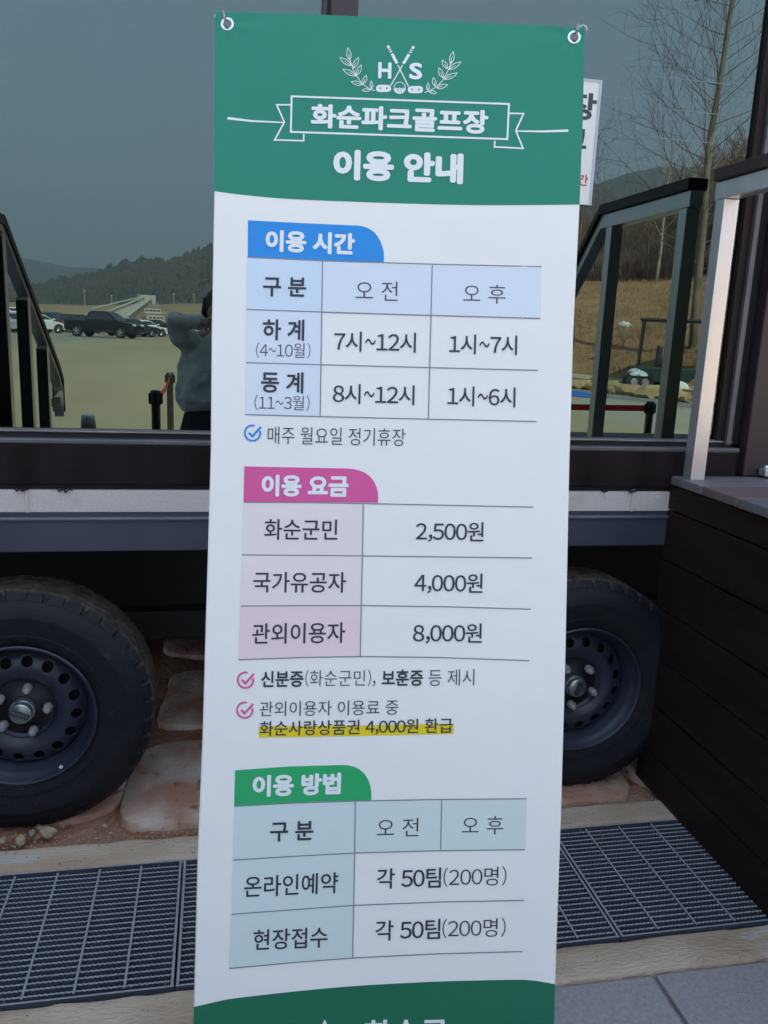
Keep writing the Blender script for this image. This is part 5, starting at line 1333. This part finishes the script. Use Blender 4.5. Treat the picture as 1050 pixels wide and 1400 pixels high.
# distant wood: crowns on the wooded hill
b = MB(); rnd = random.Random(17)
crest = [(-120, -410, 13), (-77, -400, 13), (-60, -400, 17), (-44, -398, 22), (-33, -398, 25), (-22, -396, 24.5), (-2.5, -392, 32), (40, -385, 45)]
for i in range(2600):
    k = rnd.randrange(len(crest)-1); t = rnd.random(); A, C_ = Vector(crest[k]), Vector(crest[k+1]); p = A.lerp(C_, t); s_ = -rnd.random()**0.8
    rad = Vector((p.x, p.y+1.95, 0)).normalized(); q = p+rad*s_*150; z = -0.4+(p.z+0.4)*math.cos(s_*PI/2)**1.15
    hh = rnd.uniform(1.6, 3.4)*(1 if rnd.random() < 0.8 else 1.5); r_ = rnd.uniform(0.9, 2.0)
    kk = len(b.v); n = 6
    for lv, (rr, zz) in enumerate(((0.6, 0.0), (1.0, 0.35), (0.75, 0.7), (0.2, 1.0))):
        for j in range(n):
            a = 2*PI*j/n+i; e = 1+rnd.uniform(-.3, .3); b.v.append((q.x+r_*rr*e*math.cos(a), q.y+r_*rr*e*math.sin(a), z-0.5+hh*zz+rnd.uniform(-.2, .2)))
    for lv in range(3):
        for j in range(n): b.f.append((kk+lv*n+j, kk+lv*n+(j+1) % n, kk+(lv+1)*n+(j+1) % n, kk+(lv+1)*n+j))
    b.f.append(tuple(kk+3*n+j for j in range(n)))
o = b.build('distant_wood', M['forest']); tag(o, 'distant winter wood covering the low hill beyond the lot', 'wood', kind='stuff')

# ------------------------------------------------------------------ maintenance cart and bags by the bank
ct = thing('utility_cart', 'dark utility cart with roof parked by the bank, mirrored between railing posts', 'cart', (12.3, -18.4, 0.05), R(30))
MB().box(-1.1, 1.1, -0.55, 0.55, 0.30, 0.72).build('body', mat('dark_green_cart', (0.015, 0.035, 0.028), 0.4), ct, bevel=0.05)
MB().box(-1.0, 0.9, -0.58, 0.58, 1.92, 2.0).build('roof', M['cartrim'], ct, bevel=0.04)
for x in (-0.95, 0.8):
    for y in (-0.52, 0.52): MB().tube([(x, y, 0.7), (x*0.95, y, 1.95)], 0.03, 8).build('roof_post', M['cartrim'], ct)
MB().box(-0.35, 0.15, -0.5, 0.5, 0.72, 0.86).build('seat', M['cartrim'], ct, bevel=0.04)
MB().box(-0.50, -0.36, -0.5, 0.5, 0.74, 1.30).build('backrest', M['cartrim'], ct, bevel=0.05)
MB().box(0.80, 0.86, -0.5, 0.5, 0.72, 1.15).build('dashboard', M['cartrim'], ct, bevel=0.02)
for x in (-0.72, 0.78):
    for y in (-0.5, 0.5):
        MB().lathe([(0.12, -0.09), (0.24, -0.09), (0.27, -0.05), (0.27, 0.05), (0.24, 0.09), (0.12, 0.09)], 24, close=True, c=(x, y, 0.27)).build('wheel', M['tyre'], ct, smooth=True)
        MB().lathe([(0.13, 0.095 if y > 0 else -0.095), (0.001, 0.08 if y > 0 else -0.08)], 16, c=(x, y, 0.27)).build('wheel_rim', M['carrim'], ct)
bagm = mat('white_sack', (0.62, 0.62, 0.56), 0.8, bump=0.6, bscale=8)
rock('sack', (11.75, -17.3, 0.22), (0.42, 0.30, 0.26), 41, bagm, 'white sack lying in front of the cart', 'sack', 'white sacks by the bank', 3)
rock('sack', (12.6, -17.2, 0.20), (0.40, 0.28, 0.22), 42, bagm, 'smaller white sack nearer the deck post', 'sack', 'white sacks by the bank', 3)
rock('sack', (12.2, -21.3, 1.9), (0.20, 0.14, 0.10), 43, bagm, 'white sack thrown up on the grassy bank', 'sack', 'white sacks by the bank', 3)
bw = thing('leaf_blower', 'round black machine under a pale blue cover at the bank foot', 'machine', (11.05, -18.3, 0.05))
b = MB().lathe([(0.10, -0.12), (0.24, -0.12), (0.27, -0.06), (0.27, 0.06), (0.24, 0.12), (0.10, 0.12)], 24, close=True, c=(0, 0, 0.30)); b.build('fan_housing', M['cartrim'], bw, smooth=True)
MB().lathe([(0.13, 0.10), (0.08, 0.14), (0.001, 0.14)], 20, c=(0, 0, 0.30)).build('fan_hub', M['carrim'], bw, smooth=True)
b = MB()
for k in range(5):
    ph_ = PI*0.5*k/4
    for j in range(20):
        a = 2*PI*j/20; e_ = 1+0.16*math.sin(3*a+k)+0.12*math.sin(7*a+2*k); b.v.append((0.30*math.cos(ph_)*math.cos(a)*e_+0.12, 0.26*math.cos(ph_)*math.sin(a)*e_-0.05, 0.46+0.16*math.sin(ph_)*e_))
for k in range(4):
    for j in range(20): b.f.append((k*20+j, k*20+(j+1) % 20, (k+1)*20+(j+1) % 20, (k+1)*20+j))
o = b.build('cover', mat('pale_blue_tarp', (0.42, 0.50, 0.52), 0.6), bw, smooth=True); s_ = o.modifiers.new('s', 'SOLIDIFY'); s_.thickness = 0.01

# ------------------------------------------------------------------ haze over the valley
hz = MB().box(-1400, 1400, -2300, 60, -1.6, 260).build('haze', None); hz['kind'] = 'stuff'
hm = bpy.data.materials.new('haze'); hm.use_nodes = True; n_ = hm.node_tree.nodes; n_.remove(n_['Principled BSDF'])
pv = n_.new('ShaderNodeVolumePrincipled'); pv.inputs['Color'].default_value = (0.74, 0.86, 1.0, 1); pv.inputs['Density'].default_value = 0.0010; pv.inputs['Anisotropy'].default_value = 0.2
hm.node_tree.links.new(pv.outputs[0], n_['Material Output'].inputs['Volume']); hz.data.materials.append(hm)
hz['label'] = 'thin pale haze over the lot and the hills'
